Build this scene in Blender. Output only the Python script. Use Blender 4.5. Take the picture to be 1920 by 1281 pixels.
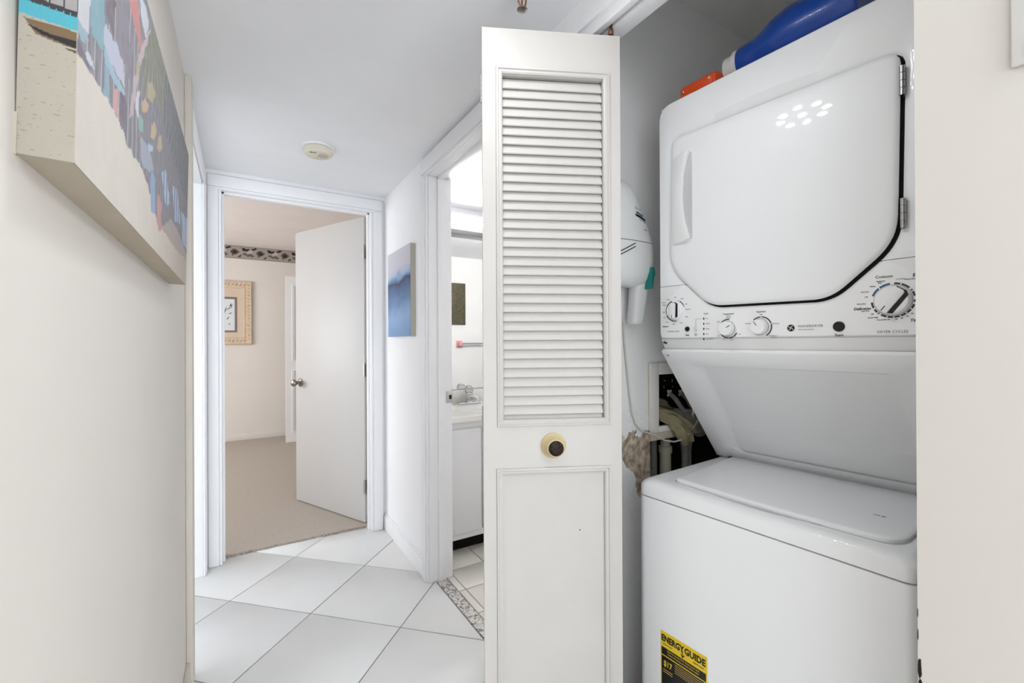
import bpy, bmesh, math, random
from mathutils import Vector, Matrix, noise
random.seed(7)
R = math.radians
for o in list(bpy.data.objects): bpy.data.objects.remove(o)
SC = bpy.context.scene
COL = SC.collection

# ------------------------------------------------------------------ camera, world, lights, exposure
CAM_H, YAW, PITCH, ROLL, FPX = 1.2, R(31.65), R(0.085), R(-0.266), 830.0
def make_camera():
    cd = bpy.data.cameras.new('camera'); co = bpy.data.objects.new('camera', cd); COL.objects.link(co)
    cd.sensor_fit = 'HORIZONTAL'; cd.sensor_width = 36.0; cd.lens = FPX / 1920 * 36; cd.clip_start = 0.01
    f = Vector((math.sin(YAW), math.cos(YAW), 0)); r = Vector((math.cos(YAW), -math.sin(YAW), 0)); u = Vector((0, 0, 1))
    f2 = f * math.cos(PITCH) + u * math.sin(PITCH); u2 = u * math.cos(PITCH) - f * math.sin(PITCH)
    r3 = r * math.cos(ROLL) + u2 * math.sin(ROLL); u3 = u2 * math.cos(ROLL) - r * math.sin(ROLL)
    m = Matrix((r3, u3, -f2)).transposed().to_4x4(); m.translation = (0, 0, CAM_H)
    co.matrix_world = m
    SC.camera = co
make_camera()
W = bpy.data.worlds.new('world'); SC.world = W; W.use_nodes = True
bg = W.node_tree.nodes['Background']; bg.inputs[0].default_value = (0.90, 0.95, 1.0, 1); bg.inputs[1].default_value = 1.45
SC.view_settings.view_transform = 'Standard'; SC.view_settings.look = 'None'
SC.view_settings.exposure = 0.66; SC.view_settings.gamma = 1.0; SC.view_settings.use_curve_mapping = False
SC.cycles.use_denoising = True; SC.cycles.use_adaptive_sampling = True; SC.cycles.adaptive_threshold = 0.07; SC.cycles.adaptive_min_samples = 16; SC.cycles.max_bounces = 8; SC.cycles.diffuse_bounces = 5; SC.cycles.use_light_tree = True; SC.cycles.glossy_bounces = 4; SC.cycles.transmission_bounces = 4
SC.cycles.caustics_reflective = False; SC.cycles.caustics_refractive = False; SC.cycles.sample_clamp_indirect = 6.0
def area(name, loc, rot, sx, sy, power, col=(1, 1, 1)):
    l = bpy.data.lights.new(name, 'AREA'); l.shape = 'RECTANGLE'; l.size = sx; l.size_y = sy; l.energy = power; l.color = col
    o = bpy.data.objects.new(name, l); COL.objects.link(o); o.location = loc; o.rotation_euler = rot
    return o
# daylight through the bedroom window (in its opening in the bedroom's side wall)
area('bedroom_window_daylight', (-2.56, 4.6, 1.45), (0, R(-90), 0), 1.3, 1.7, 33, (0.96, 0.98, 1.0))
# unseen area light added behind the camera as fill
area('behind_camera_fill', (0.4, -3.6, 1.3), (R(90), 0, 0), 2.6, 1.9, 52, (0.90, 0.95, 1.0))

# ------------------------------------------------------------------ helpers
def lin(c):
    return c / 12.92 if c <= 0.04045 else ((c + 0.055) / 1.055) ** 2.4
def hx(s):
    return tuple(lin(int(s[i:i + 2], 16) / 255) for i in (0, 2, 4))
MATS = {}
def mat(name, col, rough=0.5, var=0.03, vscale=8.0, bump=0.0, bscale=60.0, metal=0.0, spec=0.5, coat=0.0, emit=0.0, emit_col=None,
        trans=0.0, ior=1.45, detail=3.0):
    if name in MATS: return MATS[name]
    m = bpy.data.materials.new(name); m.use_nodes = True; nt = m.node_tree; N = nt.nodes; L = nt.links
    b = N['Principled BSDF']
    if isinstance(col, str): col = hx(col)
    tc = N.new('ShaderNodeTexCoord')
    if var > 0:
        nz = N.new('ShaderNodeTexNoise'); nz.inputs['Scale'].default_value = vscale; nz.inputs['Detail'].default_value = detail
        L.new(tc.outputs['Object'], nz.inputs['Vector'])
        rp = N.new('ShaderNodeValToRGB')
        rp.color_ramp.elements[0].position = 0.3; rp.color_ramp.elements[1].position = 0.7
        rp.color_ramp.elements[0].color = tuple(max(0, c * (1 - var)) for c in col) + (1,)
        rp.color_ramp.elements[1].color = tuple(min(1, c * (1 + var)) for c in col) + (1,)
        L.new(nz.outputs['Fac'], rp.inputs['Fac']); L.new(rp.outputs['Color'], b.inputs['Base Color'])
    else:
        b.inputs['Base Color'].default_value = (*col, 1)
    b.inputs['Roughness'].default_value = rough; b.inputs['Metallic'].default_value = metal
    b.inputs['Specular IOR Level'].default_value = spec
    b.inputs['Coat Weight'].default_value = coat; b.inputs['Coat Roughness'].default_value = 0.035
    b.inputs['IOR'].default_value = ior; b.inputs['Transmission Weight'].default_value = trans
    if emit > 0:
        b.inputs['Emission Color'].default_value = (*(emit_col or col), 1); b.inputs['Emission Strength'].default_value = emit
    if bump > 0:
        n2 = N.new('ShaderNodeTexNoise'); n2.inputs['Scale'].default_value = bscale; n2.inputs['Detail'].default_value = 3
        L.new(tc.outputs['Object'], n2.inputs['Vector'])
        bp = N.new('ShaderNodeBump'); bp.inputs['Strength'].default_value = bump; bp.inputs['Distance'].default_value = 0.004
        L.new(n2.outputs['Fac'], bp.inputs['Height']); L.new(bp.outputs['Normal'], b.inputs['Normal'])
    MATS[name] = m
    return m
def attr_mat(name, rough=0.6, bump=0.0, bscale=300.0, var=0.06, vscale=40.0):
    if name in MATS: return MATS[name]
    m = bpy.data.materials.new(name); m.use_nodes = True; nt = m.node_tree; N = nt.nodes; L = nt.links; b = N['Principled BSDF']
    a = N.new('ShaderNodeVertexColor'); a.layer_name = 'print'
    tc = N.new('ShaderNodeTexCoord'); nz = N.new('ShaderNodeTexNoise'); nz.inputs['Scale'].default_value = vscale; nz.inputs['Detail'].default_value = 5
    L.new(tc.outputs['Object'], nz.inputs['Vector'])
    mr = N.new('ShaderNodeMapRange'); mr.inputs[3].default_value = 1 - var; mr.inputs[4].default_value = 1 + var
    L.new(nz.outputs['Fac'], mr.inputs[0])
    mx = N.new('ShaderNodeVectorMath'); mx.operation = 'SCALE'; L.new(a.outputs['Color'], mx.inputs[0]); L.new(mr.outputs[0], mx.inputs['Scale'])
    L.new(mx.outputs[0], b.inputs['Base Color']); b.inputs['Roughness'].default_value = rough
    if bump > 0:
        n2 = N.new('ShaderNodeTexNoise'); n2.inputs['Scale'].default_value = bscale
        L.new(tc.outputs['Object'], n2.inputs['Vector']); bp = N.new('ShaderNodeBump'); bp.inputs['Strength'].default_value = bump
        bp.inputs['Distance'].default_value = 0.002; L.new(n2.outputs['Fac'], bp.inputs['Height']); L.new(bp.outputs['Normal'], b.inputs['Normal'])
    MATS[name] = m
    return m

class MB:
    def __init__(s): s.v = []; s.f = []; s.m = []
    def face(s, idx, mi=0): s.f.append(tuple(idx)); s.m.append(mi)
    def box(s, x0, x1, y0, y1, z0, z1, mi=0):
        x0, x1 = min(x0, x1), max(x0, x1); y0, y1 = min(y0, y1), max(y0, y1); z0, z1 = min(z0, z1), max(z0, z1)
        b = len(s.v)
        s.v += [(x0, y0, z0), (x1, y0, z0), (x1, y1, z0), (x0, y1, z0), (x0, y0, z1), (x1, y0, z1), (x1, y1, z1), (x0, y1, z1)]
        for q in ((0, 3, 2, 1), (4, 5, 6, 7), (0, 1, 5, 4), (1, 2, 6, 5), (2, 3, 7, 6), (3, 0, 4, 7)): s.face([b + i for i in q], mi)
        return s
    def rings(s, rings, mi=0, cap0=True, cap1=True, closed=True):
        b = len(s.v); n = len(rings[0])
        for r in rings: s.v += [tuple(p) for p in r]
        for k in range(len(rings) - 1):
            for i in range(n if closed else n - 1):
                j = (i + 1) % n
                s.face((b + k * n + i, b + k * n + j, b + (k + 1) * n + j, b + (k + 1) * n + i), mi)
        if cap0: s.face([b + i for i in range(n)][::-1], mi)
        if cap1: s.face([b + (len(rings) - 1) * n + i for i in range(n)], mi)
        return s
    def prism(s, pts, axis, a0, a1, mi=0):
        def P(p, a):
            if axis == 'x': return (a, p[0], p[1])
            if axis == 'y': return (p[0], a, p[1])
            return (p[0], p[1], a)
        return s.rings([[P(p, a0) for p in pts], [P(p, a1) for p in pts]], mi)
    def lathe(s, prof, c=(0, 0, 0), axis='z', n=24, mi=0, sx=1.0, sy=1.0):
        rings = []
        for r, h in prof:
            ring = []
            for i in range(n):
                a = 2 * math.pi * i / n; x, y = r * math.cos(a) * sx, r * math.sin(a) * sy
                if axis == 'z': p = (c[0] + x, c[1] + y, c[2] + h)
                elif axis == 'y': p = (c[0] + x, c[1] + h, c[2] + y)
                else: p = (c[0] + h, c[1] + x, c[2] + y)
                ring.append(p)
            rings.append(ring)
        return s.rings(rings, mi)
    def tube(s, pts, r, n=10, mi=0):
        pts = [Vector(p) for p in pts]; rr = r if isinstance(r, (list, tuple)) else [r] * len(pts)
        rings = []; up = Vector((0, 0, 1)); prev = None
        for i, p in enumerate(pts):
            t = (pts[min(i + 1, len(pts) - 1)] - pts[max(i - 1, 0)]).normalized()
            if prev is None:
                a = up if abs(t.dot(up)) < 0.9 else Vector((1, 0, 0)); x = t.cross(a).normalized()
            else:
                x = (prev - t * prev.dot(t)).normalized()
            prev = x; y = t.cross(x)
            rings.append([p + (x * math.cos(2 * math.pi * k / n) + y * math.sin(2 * math.pi * k / n)) * rr[i] for k in range(n)])
        return s.rings(rings, mi)
    def ell(s, c, rx, ry, rz, n=12, k=8, mi=0):
        rings = []
        for j in range(1, k):
            t = math.pi * j / k
            rings.append([(c[0] + rx * math.sin(t) * math.cos(2 * math.pi * i / n), c[1] + ry * math.sin(t) * math.sin(2 * math.pi * i / n), c[2] - rz * math.cos(t)) for i in range(n)])
        return s.rings(rings, mi)
    def mesh(s, name, mats, bevel=0.0, seg=2, smooth=35.0, xf=None):
        me = bpy.data.meshes.new(name)
        v = [xf @ Vector(p) for p in s.v] if xf is not None else s.v
        me.from_pydata(v, [], s.f)
        for m in (mats if isinstance(mats, (list, tuple)) else [mats]): me.materials.append(m)
        for p, i in zip(me.polygons, s.m): p.material_index = i
        bm = bmesh.new(); bm.from_mesh(me)
        bmesh.ops.recalc_face_normals(bm, faces=bm.faces)
        if bevel > 0:
            es = [e for e in bm.edges if len(e.link_faces) == 2 and e.calc_face_angle(0) > R(28)]
            bmesh.ops.bevel(bm, geom=es, offset=bevel, segments=seg, affect='EDGES', profile=0.5, clamp_overlap=True)
        bm.to_mesh(me); bm.free()
        if smooth:
            for p in me.polygons: p.use_smooth = True
            me.set_sharp_from_angle(angle=R(smooth))
        return me
    def build(s, name, mats, parent=None, bevel=0.0, seg=2, smooth=35.0, loc=None, rot=None, xf=None):
        o = bpy.data.objects.new(name, s.mesh(name, mats, bevel, seg, smooth, xf)); COL.objects.link(o)
        if parent is not None: o.parent = parent
        if loc is not None: o.location = loc
        if rot is not None: o.rotation_euler = rot
        return o
def link(name, me, parent=None, loc=None, rot=None):
    o = bpy.data.objects.new(name, me); COL.objects.link(o)
    if parent is not None: o.parent = parent
    if loc is not None: o.location = loc
    if rot is not None: o.rotation_euler = rot
    return o
def tag(o, label, cat=None, group=None, kind=None):
    o['label'] = label
    if cat: o['category'] = cat
    if group: o['group'] = group
    if kind: o['kind'] = kind
    return o
def empty(name, loc=(0, 0, 0), rz=0.0):
    o = bpy.data.objects.new(name, None); COL.objects.link(o); o.location = loc; o.rotation_euler = (0, 0, rz); o.empty_display_size = 0.05
    return o
def copy_tree(o, parent=None):
    c = o.copy(); COL.objects.link(c); c.parent = parent
    for ch in o.children: copy_tree(ch, c)
    return c
def text(s, name, body, x, z, h, m, parent, y=0.0, align='CENTER', xs=1.0, bold=0.0, rot=None, loc=None, italic=0.0):
    c = bpy.data.curves.new(name, 'FONT'); c.body = body; c.size = h / 0.72; c.align_x = align; c.align_y = 'CENTER'
    c.extrude = 0.00025; c.offset = bold; c.resolution_u = 2; c.shear = italic
    t = bpy.data.objects.new(name, c); COL.objects.link(t)
    bpy.context.view_layer.update()
    me = bpy.data.meshes.new_from_object(t.evaluated_get(bpy.context.evaluated_depsgraph_get()))
    bpy.data.objects.remove(t); bpy.data.curves.remove(c)
    me.materials.clear(); me.materials.append(m)
    o = bpy.data.objects.new(name, me); COL.objects.link(o); o.parent = parent
    o.location = loc if loc is not None else (x, y, z); o.rotation_euler = rot if rot is not None else (R(90), 0, 0); o.scale = (xs, 1, 1)
    return o
def inside(p, poly):
    x, y = p; c = False; j = len(poly) - 1
    for i in range(len(poly)):
        xi, yi = poly[i]; xj, yj = poly[j]
        if (yi > y) != (yj > y) and x < (xj - xi) * (y - yi) / (yj - yi) + xi: c = not c
        j = i
    return c
def hexlerp(a, b, t): return tuple(p * (1 - t) + q * t for p, q in zip(a, b))
def raster(name, nu, nv, pos, color, m, parent=None):
    v = [pos(i / nu, j / nv) for j in range(nv + 1) for i in range(nu + 1)]
    f = [(j * (nu + 1) + i, j * (nu + 1) + i + 1, (j + 1) * (nu + 1) + i + 1, (j + 1) * (nu + 1) + i) for j in range(nv) for i in range(nu)]
    me = bpy.data.meshes.new(name); me.from_pydata(v, [], f); me.materials.append(m)
    at = me.color_attributes.new('print', 'FLOAT_COLOR', 'POINT')
    data = []
    for j in range(nv + 1):
        for i in range(nu + 1):
            c = color(i / nu, j / nv); data += [c[0], c[1], c[2], 1.0]
    at.data.foreach_set('color', data)
    for p in me.polygons: p.use_smooth = True
    return link(name, me, parent)
def clip(poly, x0, x1, y0, y1):
    def cut(P, fn, it):
        out = []
        for i in range(len(P)):
            a, b = P[i - 1], P[i]; fa, fb = fn(a), fn(b)
            if fa >= 0 and fb >= 0: out.append(b)
            elif fa >= 0 > fb: out.append(it(a, b, fa, fb))
            elif fa < 0 <= fb: out += [it(a, b, fa, fb), b]
        return out
    def it(a, b, fa, fb):
        t = fa / (fa - fb); return (a[0] + (b[0] - a[0]) * t, a[1] + (b[1] - a[1]) * t)
    for fn in (lambda p: p[0] - x0, lambda p: x1 - p[0], lambda p: p[1] - y0, lambda p: y1 - p[1]):
        poly = cut(poly, fn, it)
        if len(poly) < 3: return []
    return poly
def rrect(x0, x1, y0, y1, r, n=6):
    pts = []
    for cx, cy, a0 in ((x1 - r, y1 - r, 0), (x0 + r, y1 - r, 90), (x0 + r, y0 + r, 180), (x1 - r, y0 + r, 270)):
        for k in range(n + 1):
            a = R(a0 + 90 * k / n); pts.append((cx + r * math.cos(a), cy + r * math.sin(a)))
    return pts
def fillet(pts, r, n=6):
    out = []
    for i in range(len(pts)):
        p0, p1, p2 = Vector(pts[i - 1]), Vector(pts[i]), Vector(pts[(i + 1) % len(pts)])
        d0, d1 = (p0 - p1), (p2 - p1); rr = r[i] if isinstance(r, (list, tuple)) else r
        k = min(rr, d0.length * 0.48, d1.length * 0.48); a = p1 + d0.normalized() * k; b = p1 + d1.normalized() * k
        for j in range(n + 1):
            t = j / n; out.append(tuple(a * (1 - t) ** 2 + p1 * 2 * t * (1 - t) + b * t * t))
    return out
def polar(poly, c, n):
    out = []
    for k in range(n):
        a = 2 * math.pi * k / n; d = (math.cos(a), math.sin(a)); best = None
        for i in range(len(poly)):
            p, q = poly[i - 1], poly[i]; ex, ey = q[0] - p[0], q[1] - p[1]; den = d[0] * ey - d[1] * ex
            if abs(den) < 1e-12: continue
            wx, wy = p[0] - c[0], p[1] - c[1]; t = (wx * ey - wy * ex) / den; s = (wx * d[1] - wy * d[0]) / den
            if t > 0 and -1e-9 <= s <= 1 + 1e-9 and (best is None or t > best): best = t
        out.append((c[0] + d[0] * best, c[1] + d[1] * best))
    return out

# ------------------------------------------------------------------ materials
M_WHITE = mat('white_wall_paint', 'f0f0f2', 0.75, 0.012, 3)
M_BEIGE = mat('warm_off_white_wall_paint', 'dbd5ce', 0.8, 0.015, 3)
M_BEIGE_SHADED = mat('off_white_wall_paint_shaded', 'cac4bd', 0.8, 0.015, 3)  # same off-white paint, darkened to put shade into the near right wall
M_CEIL = mat('ceiling_paint', 'eff0f2', 0.85, 0.015, 4)
M_TRIM = mat('gloss_white_trim_paint', 'f2f2f4', 0.38, 0.012, 5)
M_TRIMB = mat('cream_trim_paint', 'd6cfc5', 0.6, 0.02, 5)
M_CLOS = mat('closet_grey_paint', 'f4f3f1', 0.85, 0.02, 5)
M_TILE = mat('glazed_white_floor_tile', 'e4e4e3', 0.36, 0.03, 2.5)
M_GROUT = mat('grey_grout', '85827e', 0.9, 0.06, 30, 0.2, 300)
M_BTILE = mat('bathroom_floor_tile', 'dad5ce', 0.35, 0.03, 6, 0.04, 40)
M_DOOR = mat('off_white_door_enamel', 'bfbbb6', 0.42, 0.025, 6)
M_DOOR2 = mat('bedroom_door_enamel', 'c6c4c2', 0.45, 0.012, 3)
M_APP = mat('white_appliance_enamel', 'f2f3f4', 0.34, 0.0, spec=0.3, coat=0.3)
M_APPM = mat('white_appliance_plastic', 'f1f1f1', 0.4, 0.0)
M_BLACK = mat('black_plastic', '141414', 0.35, 0.05, 20)
M_INK = mat('dark_grey_ink', '3a3a3c', 0.6, 0)
M_INKL = mat('pale_grey_ink', '8d8d90', 0.6, 0)
M_GAP = mat('black_rubber_gap', '0c0c0c', 0.8, 0)
M_STEEL = mat('brushed_steel', 'b9b9b7', 0.3, 0.05, 60, metal=1.0)
M_NICKEL = mat('aged_nickel', '8f887c', 0.32, 0.1, 40, metal=1.0)
M_CHROME = mat('chrome', 'dcdcde', 0.1, 0, metal=1.0)
M_BRASS = mat('dark_antique_brass', '2c211b', 0.45, 0.35, 120, 0.8, 160, metal=0.6)
M_COPPER = mat('copper', 'a87a66', 0.3, 0.15, 50, metal=1.0)
M_CREAM = mat('yellowed_cream_plastic', 'cbb98d', 0.5, 0.08, 25)
M_BEDWALL = mat('bedroom_wall_paint', 'e4ded7', 0.85, 0.015, 3, 0.1, 180)
M_BEDCEIL = mat('bedroom_ceiling_paint', 'f3ece9', 0.9, 0.02, 4, 0.3, 120)
M_CARPET = mat('taupe_carpet', 'bdb3a8', 0.95, 0.16, 240, 0.9, 420, spec=0.1, detail=8)
M_BLUE = mat('blue_plastic', '1746a0', 0.3, 0.02, 8, coat=0.2)
M_ORANGE = mat('orange_plastic', 'e2511c', 0.45, 0.06, 20)
M_TEAL = mat('teal_plastic', '1f7f78', 0.4, 0.05, 30)
M_VAC = mat('white_vacuum_plastic', 'e0e0df', 0.4, 0.01, 5)
M_PALE = mat('pale_raw_board', 'cdc1ae', 0.8, 0.1, 30, 0.2, 90)
M_CAV = mat('unlit_recess_dark', '15110e', 0.95, 0.4, 20)  # near-black colour holds the unlit darkness of cavity and toe recess
M_RAG = mat('khaki_rag_cloth', '9a9173', 0.95, 0.12, 40, 0.6, 260)
M_RAGD = mat('olive_grey_rag_cloth', '6a6654', 0.95, 0.12, 40, 0.6, 260)
M_HOSE = mat('grey_hose', '8d8a84', 0.6, 0.12, 60, 0.4, 220)
M_PVC = mat('ivory_pipe', 'c2bda9', 0.5, 0.05, 20)
M_GLASSK = mat('clear_acrylic', 'f4f6f8', 0.05, 0, trans=0.85, ior=1.4)
M_CERAM = mat('white_cultured_marble', 'eae7e2', 0.25, 0.02, 6, coat=0.3)
M_VAN = mat('white_vanity_laminate', 'e6e6e8', 0.5, 0.012, 4)
M_MIRROR = mat('mirror_silver', 'f0f1f1', 0.01, 0, metal=1.0)
M_LAMP = mat('lit_diffuser', 'ffffff', 0.5, 0, emit=44.0, emit_col=(1, 0.995, 0.98))
M_BULB = mat('lit_bulb_glass', 'ffffff', 0.3, 0, emit=6.0, emit_col=(1, 0.96, 0.9))
M_PINK = mat('pink_ceramic', 'd79a93', 0.5, 0.1, 60, 0.3, 90)
M_DETECT = mat('yellowed_detector_plastic', 'ddd6c4', 0.55, 0.04, 12)
M_YELLOW = mat('yellow_label_paper', 'e8c52a', 0.6, 0.03, 20)
M_CANVB = mat('beige_canvas_cloth', 'b9ae9c', 0.85, 0.05, 14, 0.3, 900)
M_WOODF = mat('carved_blond_wood', 'd6c0a6', 0.55, 0.1, 30, 0.3, 140)
M_MATB = mat('tan_picture_mat', 'd9c6b2', 0.85, 0.03, 20)
M_MATD = mat('grey_brown_inner_mat', '83776b', 0.85, 0.05, 20)
M_PAPER = mat('white_art_paper', 'dfe3e6', 0.8, 0.02, 10)
M_DARKF = mat('dark_brown_picture_frame', '3a2f28', 0.5, 0.15, 20)
M_DARKP = mat('dark_sepia_print', '57493c', 0.7, 0.3, 25)
M_PRINT = attr_mat('printed_canvas', 0.75, 0.25, 900)
M_BORDER = attr_mat('wallpaper_border_print', 0.8, 0.0, var=0.15, vscale=60)
def small_mat():
    m = bpy.data.materials.new('abstract_blue_canvas_paint'); m.use_nodes = True; N = m.node_tree.nodes; L = m.node_tree.links; b = N['Principled BSDF']
    tc = N.new('ShaderNodeTexCoord'); sp = N.new('ShaderNodeSeparateXYZ'); L.new(tc.outputs['Object'], sp.inputs[0])
    nz = N.new('ShaderNodeTexNoise'); nz.inputs['Scale'].default_value = 9; nz.inputs['Detail'].default_value = 6
    mp = N.new('ShaderNodeMapping'); mp.inputs['Scale'].default_value = (1, 0.9, 1.8); L.new(tc.outputs['Object'], mp.inputs[0]); L.new(mp.outputs[0], nz.inputs['Vector'])
    a = N.new('ShaderNodeMath'); a.operation = 'MULTIPLY_ADD'; a.inputs[1].default_value = 0.09; L.new(nz.outputs['Fac'], a.inputs[0]); L.new(sp.outputs['Z'], a.inputs[2])
    y = N.new('ShaderNodeMath'); y.operation = 'MULTIPLY_ADD'; y.inputs[1].default_value = 0.06; L.new(sp.outputs['Y'], y.inputs[0]); L.new(a.outputs[0], y.inputs[2])
    r = N.new('ShaderNodeMapRange'); r.inputs[1].default_value = 0.02; r.inputs[2].default_value = 0.56; L.new(y.outputs[0], r.inputs[0])
    cr = N.new('ShaderNodeValToRGB'); L.new(r.outputs[0], cr.inputs[0]); e = cr.color_ramp.elements
    e[0].position = 0.0; e[0].color = (*hx('6f93bf'), 1); e[1].position = 1.0; e[1].color = (*hx('c9c6cf'), 1)
    for p, c in ((0.28, '8aa9cf'), (0.45, '6284ac'), (0.57, '46628a'), (0.64, '2c3b57'), (0.69, '6f93bd'), (0.74, 'a9b9d0'), (0.80, 'c4c3ce')):
        q = e.new(p); q.color = (*hx(c), 1)
    L.new(cr.outputs[0], b.inputs['Base Color']); b.inputs['Roughness'].default_value = 0.6
    return m
M_SEA = small_mat()
def thresh_mat():
    m = mat('speckled_stone_threshold', 'cbc7c2', 0.45, 0.0); N = m.node_tree.nodes; L = m.node_tree.links; b = N['Principled BSDF']
    tc = N.new('ShaderNodeTexCoord'); vo = N.new('ShaderNodeTexNoise'); vo.inputs['Scale'].default_value = 90; vo.inputs['Detail'].default_value = 4
    L.new(tc.outputs['Object'], vo.inputs['Vector']); cr = N.new('ShaderNodeValToRGB'); L.new(vo.outputs['Fac'], cr.inputs[0])
    e = cr.color_ramp.elements; e[0].position = 0.40; e[0].color = (*hx('77716c'), 1); e[1].position = 0.52; e[1].color = (*hx('cfccc8'), 1)
    L.new(cr.outputs[0], b.inputs['Base Color'])
    return m
M_STONE = thresh_mat()

# ------------------------------------------------------------------ the setting
HC = 2.138
XL, XR, XI = -0.16, 0.805, 0.925        # hall left wall, hall right wall, inner side of right wall
YE, YF = 2.88, 2.98                     # end wall
def structure(o, label, cat): return tag(o, label, cat, kind='structure')

def tiles(floor, name, m, cells, x0, x1, y0, y1, zt=0.0, th=0.008, bev=0.0016):
    cache = {}
    for poly in cells:
        c = clip(poly, x0, x1, y0, y1)
        if len(c) < 3: continue
        ar = abs(sum(c[i - 1][0] * c[i][1] - c[i][0] * c[i - 1][1] for i in range(len(c)))) / 2
        if ar < 2e-4: continue
        cx = sum(p[0] for p in c) / len(c); cy = sum(p[1] for p in c) / len(c)
        key = tuple(sorted((round(p[0] - cx, 3), round(p[1] - cy, 3)) for p in c))
        if key not in cache:
            rel = [(p[0] - cx, p[1] - cy) for p in c]
            ins = [(p[0] * (1 - bev / max(0.02, math.hypot(*p)) * 1.4), p[1] * (1 - bev / max(0.02, math.hypot(*p)) * 1.4)) for p in rel]
            mb = MB(); mb.rings([[(*p, -th) for p in rel], [(*p, -0.0012) for p in rel], [(*p, 0) for p in ins]], cap0=False)
            cache[key] = mb.mesh(name, m, smooth=50)
        link(name, cache[key], floor, (cx, cy, zt + random.uniform(-0.0002, 0.0002)))
f = MB().box(-1.4, 0.838, -1.4, 2.955, -0.1, -0.0035).build('floor', M_GROUT)
structure(f, 'hallway floor of large glazed white tiles laid diagonally', 'floor')
PT, TH = 0.4338, R(44.8)
DI = (math.cos(TH), -math.sin(TH)); DJ = (-math.sin(TH), -math.cos(TH)); g = 0.0024
cells = []
for i in range(-12, 13):
    for j in range(-12, 14):
        pts = []
        for a, b in ((i * PT + g, j * PT + g), ((i + 1) * PT - g, j * PT + g), ((i + 1) * PT - g, (j + 1) * PT - g), (i * PT + g, (j + 1) * PT - g)):
            pts.append((0.2649 + a * DI[0] + b * DJ[0], 2.7607 + a * DI[1] + b * DJ[1]))
        cells.append(pts)
tiles(f, 'tile', M_TILE, cells, -1.4, 0.836, -1.4, 2.955)
bf = MB().box(0.895, 3.0, 1.17, 2.83, -0.1, -0.0035).build('bathroom_floor', M_GROUT)
structure(bf, 'bathroom floor of small square off-white tiles', 'floor')
cells = []
xs = [0.897] + [0.935 + 0.202 * k for k in range(11)]
ys = [1.155 + 0.2 * k for k in range(10)]
for i in range(len(xs) - 1):
    for j in range(len(ys) - 1): cells.append([(xs[i] + g, ys[j] + g), (xs[i + 1] - g, ys[j] + g), (xs[i + 1] - g, ys[j + 1] - g), (xs[i] + g, ys[j + 1] - g)])
tiles(bf, 'tile', M_BTILE, cells, 0.895, 3.0, 1.17, 2.83)
structure(MB().box(0.840, 0.893, 1.40, 2.088, -0.02, 0.004).build('trim_1', M_STONE, bevel=0.002), 'speckled stone threshold under the bathroom doorway', 'threshold')
structure(MB().box(0.838, 2.0, 0.0, 1.10, -0.1, 0.0).build('closet_floor', M_GROUT), 'plain grey floor inside the laundry closet', 'floor')
# carpet with a ragged front edge
def carpet():
    n = 90; mb = MB(); x0, x1 = -0.10, 0.73
    top, bot = [], []
    rings = []
    front = [(x0 + (x1 - x0) * i / n, 2.958 + random.uniform(-0.004, 0.004)) for i in range(n + 1)]
    pts = front + [(0.73, 2.99), (1.95, 2.99), (1.95, 6.42), (-2.65, 6.42), (-2.65, 2.99), (-0.10, 2.99)]
    mb.prism(pts, 'z', -0.05, 0.010)
    return mb.build('bedroom_floor', M_CARPET, smooth=None)
structure(carpet(), 'taupe cut-pile carpet in the bedroom beyond the door', 'carpet')
tuft = MB()
for i in range(260):
    x = -0.078 + 0.79 * random.random(); y = 2.955 + random.uniform(-0.006, 0.008); a = random.uniform(0, 6.28)
    tuft.prism([(x + 0.004 * math.cos(a), y + 0.004 * math.sin(a)), (x + 0.003 * math.cos(a + 2), y + 0.003 * math.sin(a + 2)), (x + 0.003 * math.cos(a + 4), y + 0.003 * math.sin(a + 4))], 'z', 0.0, random.uniform(0.006, 0.014))
tag(tuft.build('carpet_fringe', M_CARPET, smooth=None), 'frayed taupe carpet fibres along the tile at the bedroom door', 'carpet edge', kind='stuff')

# walls
mb = MB(); mb.box(-0.28, XL, -0.35, 1.965, 0, HC)
structure(mb.build('wall_left', M_BEIGE), 'warm off-white hall wall carrying the large beach canvas', 'wall')
mb = MB(); mb.box(-0.28, XL, 1.965, 2.79, 2.035, HC).box(-0.28, XL, 2.79, YE, 0, HC)
structure(mb.build('wall_left_far', M_WHITE), 'white wall stub and lintel over the side opening of the hall', 'wall')
mb = MB(); mb.box(-0.28, -0.095, YE, YF, 0, 2.4).box(0.73, XI, YE, YF, 0, 2.4).box(-0.095, 0.73, YE, YF, 2.05, 2.4).box(-2.65, -0.28, YE, YF, 0, 2.4)
structure(mb.build('wall_end', M_WHITE), 'white end wall of the hall around the bedroom doorway', 'wall')
mb = MB(); mb.box(XR, XI, 2.11, YE, 0, HC).box(XR, XI, 1.385, 2.11, 2.05, HC).box(XR, XI, 1.0, 1.385, 0, HC)
structure(mb.build('wall_right', M_WHITE), 'white hall wall between the bedroom and the bathroom doorway', 'wall')
mb = MB(); mb.box(XR, XI, 0.23, 1.0, 2.062, 2.42)
structure(mb.build('wall_closet_header', M_TRIM), 'white header above the laundry closet opening', 'wall')
wn = MB().box(XR, XI, -0.35, 0.2305, 0, HC).build('wall_right_near', M_BEIGE_SHADED)
structure(wn, 'warm off-white wall beside the laundry closet with chipped corner', 'wall')
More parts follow.
